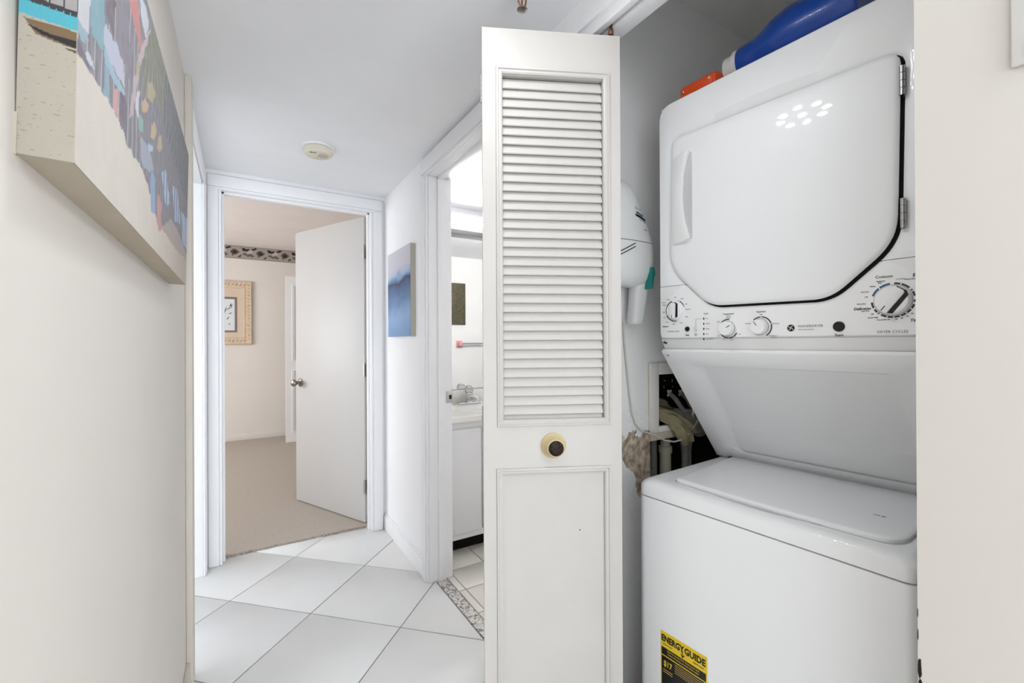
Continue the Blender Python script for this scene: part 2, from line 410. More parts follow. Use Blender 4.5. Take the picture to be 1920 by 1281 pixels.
for k, (y, z, w, h) in enumerate(((0.2285, 0.7435, 0.005, 0.030), (0.2278, 0.722, 0.004, 0.014), (0.2295, 0.700, 0.004, 0.022), (0.2302, 0.665, 0.003, 0.03), (0.2300, 0.79, 0.0012, 0.016), (0.2301, 0.82, 0.001, 0.014))):
    pts = [(y + w / 2 * math.cos(a) * random.uniform(0.7, 1.1), z + h / 2 * math.sin(a) * random.uniform(0.8, 1.1)) for a in [2 * math.pi * i / 12 for i in range(12)]]
    MB().prism(pts, 'x', XR - 0.0006, XR + 0.002).build('paint_chip', M_BRASS, wn)
structure(MB().box(-1.5, -1.4, 2.3, YF, 0, HC).build('wall_light_block', M_BEIGE), 'added unseen wall cutting light through the side opening', 'wall')  # unseen wall, added to cut the light entering by the side opening
# ceilings
structure(MB().box(-1.4, XR + 0.001, -1.6, YE, HC, 2.25).build('ceiling', M_CEIL), 'smooth white dropped ceiling of the hall', 'ceiling')
structure(MB().box(-2.7, 2.0, YF, 6.5, 2.40, 2.5).build('bedroom_ceiling', M_BEDCEIL), 'pinkish white textured ceiling of the bedroom', 'ceiling')
structure(MB().box(XI, 3.05, 1.12, 2.9, HC, 2.25).build('bathroom_ceiling', M_CEIL), 'bright white ceiling of the bathroom', 'ceiling')
structure(MB().box(0.80, 2.0, -0.1, 1.2, 2.42, 2.5).build('closet_ceiling', M_CLOS), 'grey ceiling above the laundry closet', 'ceiling')

# casings: stepped boards
def casing_v(mb, face, a0, a1, z0, z1, plane, out, t=0.018, inner=+1):
    # vertical board on plane (axis 'x' or 'y'); out = direction sign of protrusion; inner = side of the bead
    def bx(p0, p1, d):
        if plane == 'x': mb.box(face, face + out * d, p0, p1, z0, z1)
        else: mb.box(p0, p1, face, face + out * d, z0, z1)
    w = a1 - a0
    if inner > 0: bx(a0, a1 - 0.014, t); bx(a1 - 0.014, a1, t * 0.62)
    else: bx(a0 + 0.014, a1, t); bx(a0, a0 + 0.014, t * 0.62)
# end door
mb = MB()
casing_v(mb, YE, -0.143, -0.080, 0, 2.035, 'y', -1, inner=1)
casing_v(mb, YE, 0.715, 0.786, 0, 2.035, 'y', -1, inner=-1)
mb.box(-0.143, 0.786, YE - 0.018, YE, 2.049, 2.113).box(-0.143, 0.786, YE - 0.011, YE, 2.035, 2.049)
structure(mb.build('trim_2', M_TRIM, bevel=0.003), 'white casing around the bedroom doorway', 'door casing')
mb = MB().box(-0.097, -0.080, YE, YF, 0, 2.035).box(0.715, 0.732, YE, YF, 0, 2.035).box(-0.097, 0.732, YE, YF, 2.035, 2.052)
mb.box(-0.080, -0.068, 2.905, 2.94, 0, 2.035).box(0.703, 0.715, 2.905, 2.94, 0, 2.035).box(-0.080, 0.715, 2.905, 2.94, 2.023, 2.035)
structure(mb.build('trim_3', M_TRIM, bevel=0.0015), 'white jamb with stop inside the bedroom doorway', 'door jamb')
mb = MB().box(XL, XR, YE - 0.008, YE + 0.01, 2.117, HC)
structure(mb.build('trim_4', M_WHITE), 'narrow white strip between the bedroom casing and the ceiling', 'trim')
# side opening
mb = MB().box(XL, XL + 0.020, 1.905, 1.978, 0, HC)
structure(mb.build('trim_5', M_TRIMB, bevel=0.003), 'cream painted casing at the end of the canvas wall', 'door casing')
mb = MB().box(-0.30, XL, 2.778, 2.792, 0, 2.035)
casing_v(mb, XL, 2.778, 2.845, 0, 2.035, 'x', 1, t=0.014, inner=-1)
mb.box(XL, XL + 0.012, 1.978, 2.845, 2.035, 2.112).box(-0.28, XL, 1.978, 2.79, 2.021, 2.035)
structure(mb.build('trim_6', M_TRIM, bevel=0.003), 'white casing and jamb at the far side of the side opening', 'door casing')
# bathroom door
mb = MB(); casing_v(mb, XR, 2.100, 2.160, 0, 2.035, 'x', -1, inner=-1)
mb.box(XR - 0.018, XR, 1.325, 2.160, 2.049, 2.122).box(XR - 0.011, XR, 1.335, 2.160, 2.035, 2.049)
casing_v(mb, XR, 1.325, 1.385, 0, 2.035, 'x', -1, inner=1)
structure(mb.build('trim_7', M_TRIM, bevel=0.003), 'white casing around the bathroom doorway', 'door casing')
mb = MB().box(XR, XI + 0.005, 2.097, 2.112, 0, 2.035).box(0.852, 0.888, 2.085, 2.097, 0, 2.035).box(XR, XI + 0.005, 1.383, 1.40, 0, 2.035)
mb.box(XR, XI + 0.005, 1.383, 2.112, 2.035, 2.052).box(0.852, 0.888, 1.40, 2.097, 2.023, 2.035).box(0.852, 0.888, 1.40, 1.412, 0, 2.035)
structure(mb.build('trim_8', M_TRIM, bevel=0.0015), 'white jamb with stop inside the bathroom doorway', 'door jamb')
sp = MB().box(0.897, 0.936, 2.0945, 2.0972, 0.891, 0.951).build('strike_plate', M_STEEL, bevel=0.001)
tag(sp, 'steel strike plate on the white bathroom door jamb', 'strike plate')
MB().box(0.912, 0.926, 2.0940, 2.0948, 0.910, 0.932).build('latch_hole', M_GAP, sp)
for z in (0.898, 0.944): MB().lathe([(0.003, 0), (0.003, 0.0008), (0.0012, 0.0012)], (0.911, 2.0946, z), 'y', 10, ).build('screw', M_BLACK, sp)
# baseboards
mb = MB().prism([(2.160, 0), (2.88, 0), (2.88, 0.085), (2.160, 0.085)], 'x', XR - 0.013, XR).box(XR - 0.008, XR, 2.16, YE, 0.085, 0.098)
structure(mb.build('baseboard_right', M_TRIM, bevel=0.003), 'white baseboard under the small blue canvas', 'baseboard')
mb = MB().box(XL, XL + 0.012, -0.35, 1.905, 0, 0.09)
structure(mb.build('baseboard_left', M_TRIMB, bevel=0.003), 'cream baseboard along the canvas wall', 'baseboard')
structure(MB().box(-2.65, 1.95, 6.385, 6.40, 0.0, 0.085).build('baseboard_bedroom', M_BEDWALL, bevel=0.004), 'beige baseboard along the bedroom wall', 'baseboard')

# bedroom shell
bw = MB().box(-2.7, 2.0, 6.40, 6.5, 0, 2.4).build('wall_bedroom_back', M_BEDWALL)
structure(bw, 'beige bedroom wall with a patterned border at its top', 'wall')
structure(MB().box(1.90, 2.0, YF, 6.45, 0, 2.4).box(0.93, 1.9, 2.96, YF, 0, 2.4).build('wall_bedroom_right', M_BEDWALL), 'beige side wall of the bedroom behind the open door', 'wall')
mb = MB().box(-2.75, -2.65, YF, 3.7, 0, 2.4).box(-2.75, -2.65, 5.5, 6.5, 0, 2.4).box(-2.75, -2.65, 3.7, 5.5, 0, 0.8).box(-2.75, -2.65, 3.7, 5.5, 2.1, 2.4)
structure(mb.build('wall_bedroom_left', M_BEDWALL), 'beige window wall of the bedroom', 'wall')
MOT = [([(.02, .86), (.10, .90), (.20, .78), (.28, .86), (.36, .80), (.22, .66), (.26, .56), (.14, .62), (.04, .70)], '2c2420'),
       ([(.40, .84), (.50, .92), (.62, .88), (.58, .76), (.47, .74)], '241e1c'),
       ([(.06, .52), (.22, .40), (.40, .42), (.52, .30), (.44, .20), (.24, .24), (.08, .34)], '6a5d52'),
       ([(.58, .62), (.70, .76), (.86, .70), (.92, .50), (.80, .34), (.66, .22), (.62, .42)], '5b4e45'),
       ([(.66, .58), (.78, .60), (.86, .44), (.74, .34)], '2f2824'),
       ([(.20, .56), (.30, .68), (.44, .66), (.46, .54), (.32, .48)], 'c7bdb4'),
       ([(.90, .24), (.99, .30), (.99, .12), (.90, .10)], '4e443d')]
MOT = [(p, hx(c)) for p, c in MOT]
def border_color(u, v):
    x = (u * 2.7 / 0.275) % 1.0; y = v
    c = hx('a79d98')
    x2 = x + 0.02 * math.sin(23 * y + 5 * x); y2 = y + 0.03 * math.sin(31 * x)
    for p, k in MOT:
        if inside((x2, y2), p): c = k
    if v < 0.05 or v > 0.95: c = hx('8f8580')
    return c
b_ = raster('wallpaper_border', 760, 26, lambda u, v: (-0.8 + 2.7 * u, 6.3985, 2.243 + 0.157 * v), border_color, M_BORDER, bw)
# bathroom shell
structure(MB().box(XI, 3.05, 2.82, 2.96, 0, HC).build('wall_bathroom_back', M_WHITE), 'white bathroom wall behind the mirror', 'wall')
structure(MB().box(2.95, 3.05, 1.1, 2.85, 0, HC).build('wall_bathroom_right', M_WHITE), 'white side wall of the bathroom', 'wall')

# closet shell: far wall with utility opening and a broken hole below it
HX0, HX1 = 1.180, 1.575
mb = MB()
mb.box(XI, HX0, 1.03, 1.17, 0, 2.42).box(HX1, 3.05, 1.03, 1.17, 0, 2.42).box(HX0, HX1, 1.03, 1.17, 1.10, 2.42).box(HX0, HX1, 1.03, 1.17, 0, 0.66)
mb.box(HX0, HX1, 1.155, 1.17, 0.66, 1.10)
cw = mb.build('wall_closet_far', M_CLOS)
structure(cw, 'grey closet wall with torn plaster and the utility box', 'wall')
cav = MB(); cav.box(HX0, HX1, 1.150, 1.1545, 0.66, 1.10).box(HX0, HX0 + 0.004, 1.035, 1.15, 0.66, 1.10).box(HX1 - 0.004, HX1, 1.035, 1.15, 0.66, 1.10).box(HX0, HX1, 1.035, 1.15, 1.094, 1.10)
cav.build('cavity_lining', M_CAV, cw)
rnd = random.Random(3)
def fbm(x, z):
    return max(-1, min(1, 1.5 * noise.fractal(Vector((x * 22, 0.7, z * 22)), 0.9, 2.1, 5)))
def dmg(x, z):
    # 0 = paint, 1 = bare
    top = 0.893 + 0.016 * fbm(x * 1.3, z); bot = max(0.64, 0.825 - 1.6 * (x - 1.05)) + 0.03 * fbm(x, z * 0.7 + 1)
    return 1.0 if (bot < z < top and x > 1.03 + 0.015 * fbm(z, x)) else 0.0
def patch_pos(u, v):
    x = 1.0 + 0.179 * u; z = 0.62 + 0.36 * v; d = dmg(x, z)
    return (x, 1.0292 - (0.0022 * d * (0.5 + 0.5 * fbm(x * 2, z * 2)) if d else (0.0004 if z < 0.95 else 0)), z)
def patch_col(u, v):
    x = 1.0 + 0.179 * u; z = 0.62 + 0.36 * v
    if dmg(x, z):
        t = 0.5 + 0.5 * fbm(x * 2.3 + 1, z * 2.1)
        return hexlerp(hx('8a7460'), hx('d6c8b6'), t)
    e = any(dmg(x + a, z + b) for a, b in ((.004, 0), (-.004, 0), (0, .004), (0, -.004)))
    return hx('f6f4f0') if e else hx('f2f1ef')
raster('torn_plaster', 110, 200, patch_pos, patch_col, attr_mat('torn_plaster_surface', 0.95, 0.8, 260, 0.12, 120), cw)
structure(MB().box(1.80, 1.95, -0.1, 1.05, 0, 2.42).build('wall_closet_back', M_CLOS), 'grey back wall of the laundry closet', 'wall')
structure(MB().box(XI, 1.95, -0.1, 0.06, 0, 2.42).build('wall_closet_near', M_CLOS), 'grey near wall of the laundry closet', 'wall')
# closet jamb linings and bifold track
structure(MB().box(XR, XI, 1.0, 1.03, 0, 2.062).build('trim_9', M_TRIM, bevel=0.002), 'white jamb on the far side of the closet opening', 'door jamb')
tr = MB().box(0.814, 0.832, 0.232, 1.0, 2.030, 2.0625).box(0.842, 0.891, 0.232, 1.0, 2.030, 2.0625).build('trim_10', M_TRIM, bevel=0.0015)
structure(tr, 'white slotted bifold track under the closet header', 'door track')
MB().box(0.832, 0.842, 0.232, 1.0, 2.0600, 2.0622).build('track_slot', M_GAP, tr)

# ------------------------------------------------------------------ bedroom door
dfree = Vector((0.363, 3.717, 0)); dh = Vector((0.700, 2.990, 0)); dd = (dfree - dh).normalized()
d1 = empty('door_1', (dh.x, dh.y, 0.0), math.atan2(dd.y, dd.x))
structure(d1, 'flush white bedroom door standing ajar', 'door')
MB().box(0, 0.797, -0.036, 0.0, 0.018, 2.032).build('slab', M_DOOR2, d1, bevel=0.002)
for s in (1, -1):
    y0 = 0.0 if s > 0 else -0.036
    k = MB().lathe([(0.001, 0), (0.031, 0.0), (0.031, s * 0.004), (0.024, s * 0.008), (0.013, s * 0.012), (0.011, s * 0.03), (0.018, s * 0.036), (0.026, s * 0.046), (0.027, s * 0.056), (0.021, s * 0.066), (0.008, s * 0.071), (0.001, s * 0.0715)], (0.735, y0, 0.905), 'y', 24)
    k.build('knob', M_NICKEL, d1)
for z in (0.25, 1.02, 1.80):
    hb = MB(); hb.box(-0.002, 0.0005, -0.034, 0.002, z - 0.045, z + 0.045)
    for q in range(3): hb.lathe([(0.0055, 0), (0.0055, 0.028)], (-0.004, 0.004, z - 0.043 + q * 0.030), 'z', 10)
    hb.build('hinge', M_STEEL, d1)

# ------------------------------------------------------------------ louvred leaves
LW, LZ0, LZ1, LT = 0.3605, 0.012, 2.0, 0.030
def mould(mb, x0, x1, z0, z1, prof):
    rings = []
    for off, h in prof:
        rings.append([(x0 + off, -h, z0 + off), (x1 - off, -h, z0 + off), (x1 - off, -h, z1 - off), (x0 + off, -h, z1 - off)])
    mb.rings(rings, cap0=False, cap1=False)
PROF = [(0, 0), (0.0015, 0.0045), (0.006, 0.0058), (0.008, 0.0025), (0.0105, 0.0028), (0.013, 0.0035), (0.0165, 0.001), (0.018, -0.008)]
LEAF = {}
def leaf(parent, loc, rz, pan=True):
    if not LEAF:
        fr = MB()
        fr.box(0, 0.050, 0, LT, LZ0, LZ1).box(0.315, LW, 0, LT, LZ0, LZ1)
        fr.box(0.050, 0.315, 0, LT, 1.885, LZ1).box(0.050, 0.315, 0, LT, 0.863, 1.002).box(0.050, 0.315, 0, LT, LZ0, 0.145)
        LEAF['f'] = fr.mesh('leaf_frame', M_DOOR)
        m1 = MB(); mould(m1, 0.034, 0.3325, 0.984, 1.902, PROF); LEAF['m1'] = m1.mesh('moulding', M_DOOR, smooth=25)
        m2 = MB(); mould(m2, 0.032, 0.3315, 0.125, 0.879, PROF); LEAF['m2'] = m2.mesh('moulding', M_DOOR, smooth=25)
        LEAF['p'] = MB().box(0.046, 0.319, 0.007, 0.024, 0.140, 0.868).mesh('lower_panel', M_DOOR)
        c = Vector((0.015, 0)); t = Vector((0.0068, 0.0170)).normalized(); nn = Vector((-t.y, t.x)); hl, ht = 0.0152, 0.0026
        pr = []
        for a, b in ((-hl, -ht), (hl, -ht), (hl, ht), (-hl, ht)): pr.append(tuple(c + t * a + nn * b))
        LEAF['s'] = MB().prism(pr, 'x', 0.0505, 0.3145).mesh('slat', M_DOOR, bevel=0.0011, seg=1)
    fr = link('leaf', LEAF['f'], parent, loc, (0, 0, rz))
    link('moulding', LEAF['m1'], fr); link('moulding', LEAF['m2'], fr); link('lower_panel', LEAF['p'], fr)
    for k in range(37): link('slat', LEAF['s'], fr, (0, 0, 1.8755 - 0.0240 * k - 0.0085), (R(random.uniform(-0.6, 0.6)), 0, 0))
    return fr
A = Vector((0.526, 0.992, 0))
bd = empty('bifold_door', (A.x, A.y, 0)); tag(bd, 'folded white louvred bifold closet door beside the washer', 'door')
RZ1 = R(-25.7)
lf = leaf(bd, (0, 0, 0), RZ1)
# the second leaf, folded behind, runs from the hinge back to the far jamb pivot
RZ2 = math.atan2(-0.098, 0.345)
lf2 = leaf(bd, (0.034 + LW * math.cos(RZ2), 0.063 + LW * math.sin(RZ2), 0), RZ2 + math.pi)
kn = MB().lathe([(0.001, 0.001), (0.0315, 0.0), (0.0325, -0.003), (0.030, -0.006), (0.0275, -0.010), (0.0235, -0.024), (0.0215, -0.033), (0.0185, -0.0345), (0.0005, -0.0345)], (0.179, 0, 0.934), 'y', 32).build('knob', M_CREAM, lf)
kf = MB(); kf.lathe([(0.0005, -0.031), (0.0192, -0.034), (0.0192, -0.0365), (0.0165, -0.0385), (0.006, -0.0400), (0.0005, -0.0402)], (0.179, 0, 0.934), 'y', 24)
for k in range(10):
    a = 2 * math.pi * k / 10; kf.ell((0.179 + 0.0115 * math.cos(a), -0.0388, 0.934 + 0.0115 * math.sin(a)), 0.003, 0.0016, 0.003, 8, 5)
kf.ell((0.179, -0.040, 0.934), 0.004, 0.002, 0.004, 8, 5)
tag(kf.build('knob_face', M_BRASS, bd, loc=(0, 0, 0), rot=(0, 0, RZ1)), 'dark ornate brass face of the cream knob')
for z in (1.86, 1.0, 0.2):
    h = MB()
    for q in range(5): h.lathe([(0.0045, 0), (0.0045, 0.0135)], (0.0012, 0.0315, z - 0.036 + q * 0.0145), 'z', 8)
    h.build('hinge', M_DOOR, bd, rot=(0, 0, RZ1))
MB().lathe([(0.003, -0.02), (0.003, 0.008), (0.007, 0.010), (0.0078, 0.017), (0.0062, 0.024), (0.004, 0.027), (0.004, 0.054), (0.001, 0.056)], (0.341, 0.012, 2.0), 'z', 14).build('roller_pin', M_COPPER, bd, rot=(0, 0, RZ1))
MB().lathe([(0.0009, 0), (0.0018, -0.0004), (0.0005, -0.0008)], (0.249, 0.007, 0.7105), 'y', 10).build('nail_hole', M_BLACK, bd, rot=(0, 0, RZ1))
# bedroom closet leaf
bb = empty('louvred_closet_door', (0.471, 5.914, 0)); tag(bb, 'white louvred closet door behind the bedroom door knob', 'door')
lb = leaf(bb, (0, 0, 0), 0.0); lb.scale = (2.0, 1, 1)
for o_ in [lb] + list(lb.children):
    o_.material_slots[0].link = 'OBJECT'; o_.material_slots[0].material = M_TRIM

# ------------------------------------------------------------------ stacked washer and dryer
WD = 0.600
lc = empty('laundry_center', (0.96, 0.88183, 0.0), R(-86)); tag(lc, 'white stacked washer and dryer in the closet', 'washer dryer')
# washer
MB().prism(rrect(0, WD, 0.0, 0.66, 0.022), 'z', 0.02, 0.7690).build('washer_body', M_APP, lc, bevel=0.003)
for x in (0.05, 0.55):
    for y in (0.06, 0.6): MB().lathe([(0.022, 0), (0.022, 0.012), (0.01, 0.012), (0.01, 0.025)], (x, y, 0), 'z', 14).build('foot', M_BLACK, lc)
MB().prism(rrect(0.006, WD - 0.006, 0.006, 0.65, 0.02), 'z', 0.7685, 0.7730).build('seam_strip', M_GAP, lc)
dk = MB(); o0 = rrect(0, WD, -0.001, 0.66, 0.024)
def inset(pts, d, c=(0.3, 0.33)):
    return [(p[0] - math.copysign(min(d, abs(p[0] - c[0])), p[0] - c[0]), p[1] - math.copysign(min(d, abs(p[1] - c[1])), p[1] - c[1])) for p in pts]
dk.rings([[(*p, 0.7725) for p in o0], [(*p, 0.797) for p in o0], [(*p, 0.806) for p in inset(o0, 0.004)], [(*p, 0.812) for p in inset(o0, 0.012)], [(*p, 0.8145) for p in inset(o0, 0.022)]])
dk.build('washer_deck', M_APP, lc, smooth=40)
lidp = fillet([(0.082, 0.052), (0.30, 0.036), (0.545, 0.046), (0.566, 0.080), (0.566, 0.396), (0.056, 0.396)], [0.02, 0.2, 0.03, 0.05, 0.006, 0.006])
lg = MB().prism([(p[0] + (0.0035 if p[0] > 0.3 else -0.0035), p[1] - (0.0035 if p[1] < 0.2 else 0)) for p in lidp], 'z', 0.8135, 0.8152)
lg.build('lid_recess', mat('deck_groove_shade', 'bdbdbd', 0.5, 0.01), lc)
ld = MB(); ld.rings([[(*p, 0.8150) for p in lidp], [(*p, 0.8215) for p in lidp], [(*p, 0.8240) for p in inset(lidp, 0.003, (0.31, 0.22))], [(*p, 0.8250) for p in inset(lidp, 0.009, (0.31, 0.22))]])
lid = ld.build('washer_lid', M_APP, lc, smooth=40)
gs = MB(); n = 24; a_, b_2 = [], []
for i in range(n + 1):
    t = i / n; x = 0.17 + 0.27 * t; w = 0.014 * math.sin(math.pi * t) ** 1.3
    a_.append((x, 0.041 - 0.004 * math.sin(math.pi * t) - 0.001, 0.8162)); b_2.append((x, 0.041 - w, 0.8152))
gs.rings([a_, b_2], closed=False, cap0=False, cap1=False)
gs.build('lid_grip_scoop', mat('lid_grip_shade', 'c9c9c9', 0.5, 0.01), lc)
text(None, 'lid_mark', 'GE', 0, 0, 0.006, M_INKL, lid, loc=(0.50, 0.17, 0.8252), rot=(0, 0, 0), xs=2.2)
MB().box(0.045, 0.575, 0.402, 0.412, 0.816, 0.8225).build('lid_hinge_rail', M_APP, lc, bevel=0.002)
MB().box(0.050, 0.056, 0.392, 0.420, 0.8155, 0.8235).build('lid_hinge_gap', M_GAP, lc)
# upper body: side profile extruded across the width
prof = [(0.112, 1.889), (0.112, 1.205), (0.122, 1.178), (0.4205, 0.8150), (0.66, 0.8150), (0.66, 1.889)]
MB().prism(prof, 'x', 0.004, WD - 0.004).build('dryer_cabinet', M_APP, lc, bevel=0.003)
# slanted panel with a shallow embossed field
sl0, sl1 = Vector((0.115, 1.1735)), Vector((0.4165, 0.8190)); sd = (sl1 - sl0); sL = sd.length; sd.normalize(); sn = Vector((-sd.y, sd.x)) * -1
if sn.x > 0: sn = -sn
def S(u, t, h):
    p = sl0 + sd * t + sn * h; return (u, p.x, p.y)
def rect(u0, u1, t0, t1, h, r=0.0):
    return [S(p[0], p[1], h) for p in rrect(u0, u1, t0, t1, max(r, 0.001), 4)]
sp_ = MB(); sp_.rings([rect(0.0, WD, 0, sL, -0.006), rect(0.0, WD, 0, sL, 0.004), rect(0.004, WD - 0.004, 0.003, sL - 0.003, 0.006), rect(0.064, 0.552, 0.050, sL - 0.050, 0.006, 0.03), rect(0.096, 0.532, 0.062, sL - 0.034, -0.003, 0.022)])
sp_.build('slanted_panel', M_APP, lc, smooth=30)
p = S(0.018, 0.014, 0.0065); MB().lathe([(0.0042, 0), (0.0042, 0.002), (0.0012, 0.0026)], (0, 0, 0), 'z', 12).build('screw', M_STEEL, lc, loc=p, rot=(R(40), 0, 0))
p = S(0.014, -0.018, 0.0035); MB().box(-0.006, 0.006, -0.003, 0.003, 0, 0.001).build('screw_slot', M_INK, lc, loc=(0.016, 0.108, 1.196), rot=(R(60), R(20), 0))
# dryer front ring around the door
YD = 0.102
outer = fillet([(0.0, 1.2065), (WD, 1.2065), (WD, 1.893), (0.0, 1.893)], [0.012, 0.012, 0.04, 0.04], 8)
door = fillet([(0.1615, 1.2945), (0.4365, 1.2905), (0.5500, 1.396), (0.5565, 1.764), (0.0490, 1.7790), (0.0415, 1.409)], [0.035, 0.035, 0.05, 0.026, 0.022, 0.05], 8)
cc = (0.30, 1.53)
def grow(poly, d):
    out = []
    for i in range(len(poly)):
        p0, p1, p2 = Vector(poly[i - 1]), Vector(poly[i]), Vector(poly[(i + 1) % len(poly)])
        t = (p2 - p0).normalized(); nn = Vector((t.y, -t.x)); out.append(tuple(p1 + nn * d))
    return out
NP = 220
po = polar(outer, cc, NP); sh = [(p[0] + 0.0024, p[1] - 0.0024) for p in door]
ph = polar(grow(sh, 0.0032), cc, NP); ph2 = polar(grow(sh, 0.013), cc, NP)
brow = [max(0.0, math.sin(math.pi * min(1, max(0, (p[0] - 0.06) / 0.48)))) if p[1] > 1.70 else 0.0 for p in ph2]
ph2 = [(p[0], p[1] + 0.016 * b) for p, b in zip(ph2, brow)]
# corner points of the outline are kept by sampling densely; build the ring, then split at the panel seam
def ring_mesh(name, keep_above, m):
    mb = MB(); oi = [(cc[0] + (p[0] - cc[0]) * 0.985, cc[1] + (p[1] - cc[1]) * 0.985) for p in po]
    mb.rings([[(p[0], YD + 0.030, p[1]) for p in po], [(p[0], YD + 0.007, p[1]) for p in po], [(p[0], YD, p[1]) for p in oi],
              [(p[0], YD - 0.015 * b, p[1]) for p, b in zip(ph2, brow)], [(p[0], YD + 0.004, p[1]) for p in ph], [(p[0], YD + 0.007, p[1]) for p in ph]], cap0=False, cap1=False)
    me = mb.mesh(name, m, smooth=40)
    bm = bmesh.new(); bm.from_mesh(me)
    zc = 1.3606 if keep_above else 1.3594
    bmesh.ops.bisect_plane(bm, geom=bm.verts[:] + bm.edges[:] + bm.faces[:], plane_co=(0, 0, zc), plane_no=(0, 0, 1), clear_inner=keep_above, clear_outer=not keep_above)
    bm.to_mesh(me); bm.free()
    return link(name, me, lc)
ring_mesh('dryer_front', True, M_APP)
cp = ring_mesh('control_panel', False, M_APPM)
MB().prism([(YD + 0.004, 1.2070), (YD + 0.0205, 1.1785), (YD + 0.035, 1.1785), (YD + 0.035, 1.2070)], 'x', 0.004, WD - 0.004).build('panel_lower_lip', M_APPM, lc, bevel=0.0015)
MB().box(0.008, WD - 0.008, YD + 0.024, YD + 0.05, 1.1745, 1.1790).build('panel_seam', M_INK, lc)
MB().prism(grow(door, 0.008), 'y', YD + 0.0060, YD + 0.0080).build('door_recess', M_GAP, lc)
dm = MB(); dB = polar(door, cc, NP)
def ins(d): return polar(grow(door, -d), cc, NP)
dm.rings([[(p[0], YD + 0.0055, p[1]) for p in ins(0.006)], [(p[0], YD - 0.001, p[1]) for p in ins(0.004)], [(p[0], YD - 0.002, p[1]) for p in dB], [(p[0], YD - 0.005, p[1]) for p in dB], [(p[0], YD - 0.0085, p[1]) for p in ins(0.003)], [(p[0], YD - 0.0105, p[1]) for p in ins(0.010)], [(p[0], YD - 0.0115, p[1]) for p in ins(0.022)]])
dr = dm.build('dryer_door', M_APP, lc, smooth=40)
hd = MB(); hd.prism(fillet([(0.086, 1.722), (0.116, 1.722), (0.116, 1.482), (0.086, 1.482)], 0.008), 'y', YD - 0.0135, YD - 0.010)
hd.build('handle_plate', mat('handle_scoop_shade', 'c4c4c5', 0.45, 0.01), dr, bevel=0.001)  # greyer than the grip: the scoop's shade is put into the colour
gp = [(0.057, 1.715), (0.098, 1.7265), (0.112, 1.722)] + [(0.112 - 0.020 * math.sin(math.pi * t / 10) ** 0.8, 1.722 - 0.234 * t / 10) for t in range(1, 10)] + [(0.112, 1.484), (0.098, 1.478), (0.057, 1.474), (0.052, 1.60)]
hg = MB(); hg.rings([[(p[0], YD - 0.0105, p[1]) for p in gp], [(p[0], YD - 0.024 if p[0] > 0.08 else YD - 0.015, p[1]) for p in gp]])
hg.build('door_handle', M_APPM, dr, bevel=0.003)
for z0, z1 in ((1.675, 1.733), (1.418, 1.476)):
    h = MB()
    for q in range(4): h.lathe([(0.0046, 0), (0.0046, (z1 - z0) / 4 - 0.0012)], (0.5585, YD - 0.006, z0 + q * (z1 - z0) / 4), 'z', 12)
    h.box(0.5545, 0.560, YD - 0.006, YD + 0.004, z0, z1)
    h.build('door_hinge', M_STEEL, dr)
# knobs
def arcs(x, z, r0, r1, segs, m, name='dial_ring'):
    for a0, a1 in segs:
        mb = MB(); n = max(2, int(abs(a1 - a0) / 6)); pin = []; pout = []
        for k in range(n + 1):
            a = R(90 - (a0 + (a1 - a0) * k / n)); pin.append((x + r0 * math.cos(a), z + r0 * math.sin(a))); pout.append((x + r1 * math.cos(a), z + r1 * math.sin(a)))
        for k in range(n): mb.prism([pin[k], pin[k + 1], pout[k + 1], pout[k]], 'y', YD - 0.0006, YD + 0.001)
        mb.build(name, m, cp)
def knob(x, z, r, h, ang, grip=True, sq=0.55):
    mb = MB(); mb.lathe([(r * 1.06, 0), (r * 1.06, -0.004), (r, -0.006), (r * 0.97, -h * 0.55), (r * 0.90, -h * 0.62), (0.0005, -h * 0.63)], (0, 0, 0), 'y', 36)
    o = mb.build('knob', M_APPM, lc, loc=(x, YD, z), smooth=30)
    if grip:
        g = MB(); w = r * 0.36; l = r * 0.93
        g.prism([(-w, -l), (w, -l), (w * 1.0, l * 0.86), (w * 0.6, l), (-w * 0.6, l), (-w, l * 0.86)], 'y', -h * 0.6, -h)
        g.build('grip', M_APPM, o, rot=(0, R(ang), 0), bevel=0.0015)
        g = MB().prism([(w, -l * 0.96), (w * 1.75, -l * 0.80), (w * 1.65, l * 0.86), (w * 0.9, l * 1.06), (-w * 0.9, l * 1.06), (-w * 0.7, l * 0.94), (w * 0.8, l * 0.92)], 'y', -h * 0.61, -h * 0.655); g.build('grip_inlay', M_BLACK, o, rot=(0, R(ang), 0))  # black inlay beside the grip, its own colour
        g = MB().box(-0.0007, 0.0007, -h - 0.0004, -h + 0.0002, -l * 0.97, -l * 0.55); g.build('pointer', M_BLACK, o, rot=(0, R(ang), 0))
    return o
knob(0.054, 1.288, 0.0235, 0.017, 2)
arcs(0.054, 1.288, 0.0285, 0.0310, [(-22, -78), (-80, -104), (-112, -172), (18, 22), (30, 62), (66, 72), (172, 186)], M_INK)
knob(0.541, 1.2795, 0.0275, 0.017, 36)
arcs(0.541, 1.2795, 0.0318, 0.0350, [(4, 20), (24, 48), (56, 60), (64, 80), (92, 100), (108, 122), (126, 140), (144, 158), (162, 176), (180, 194), (198, 214), (220, 224), (228, 240), (246, 266)], M_INK)
arcs(0.541, 1.2795, 0.0318, 0.0350, [(288, 318), (322, 352)], mat('blue_ink', '2f5f86', 0.6, 0))
arcs(0.541, 1.2795, 0.0300, 0.0308, [(0, 358)], M_INKL)
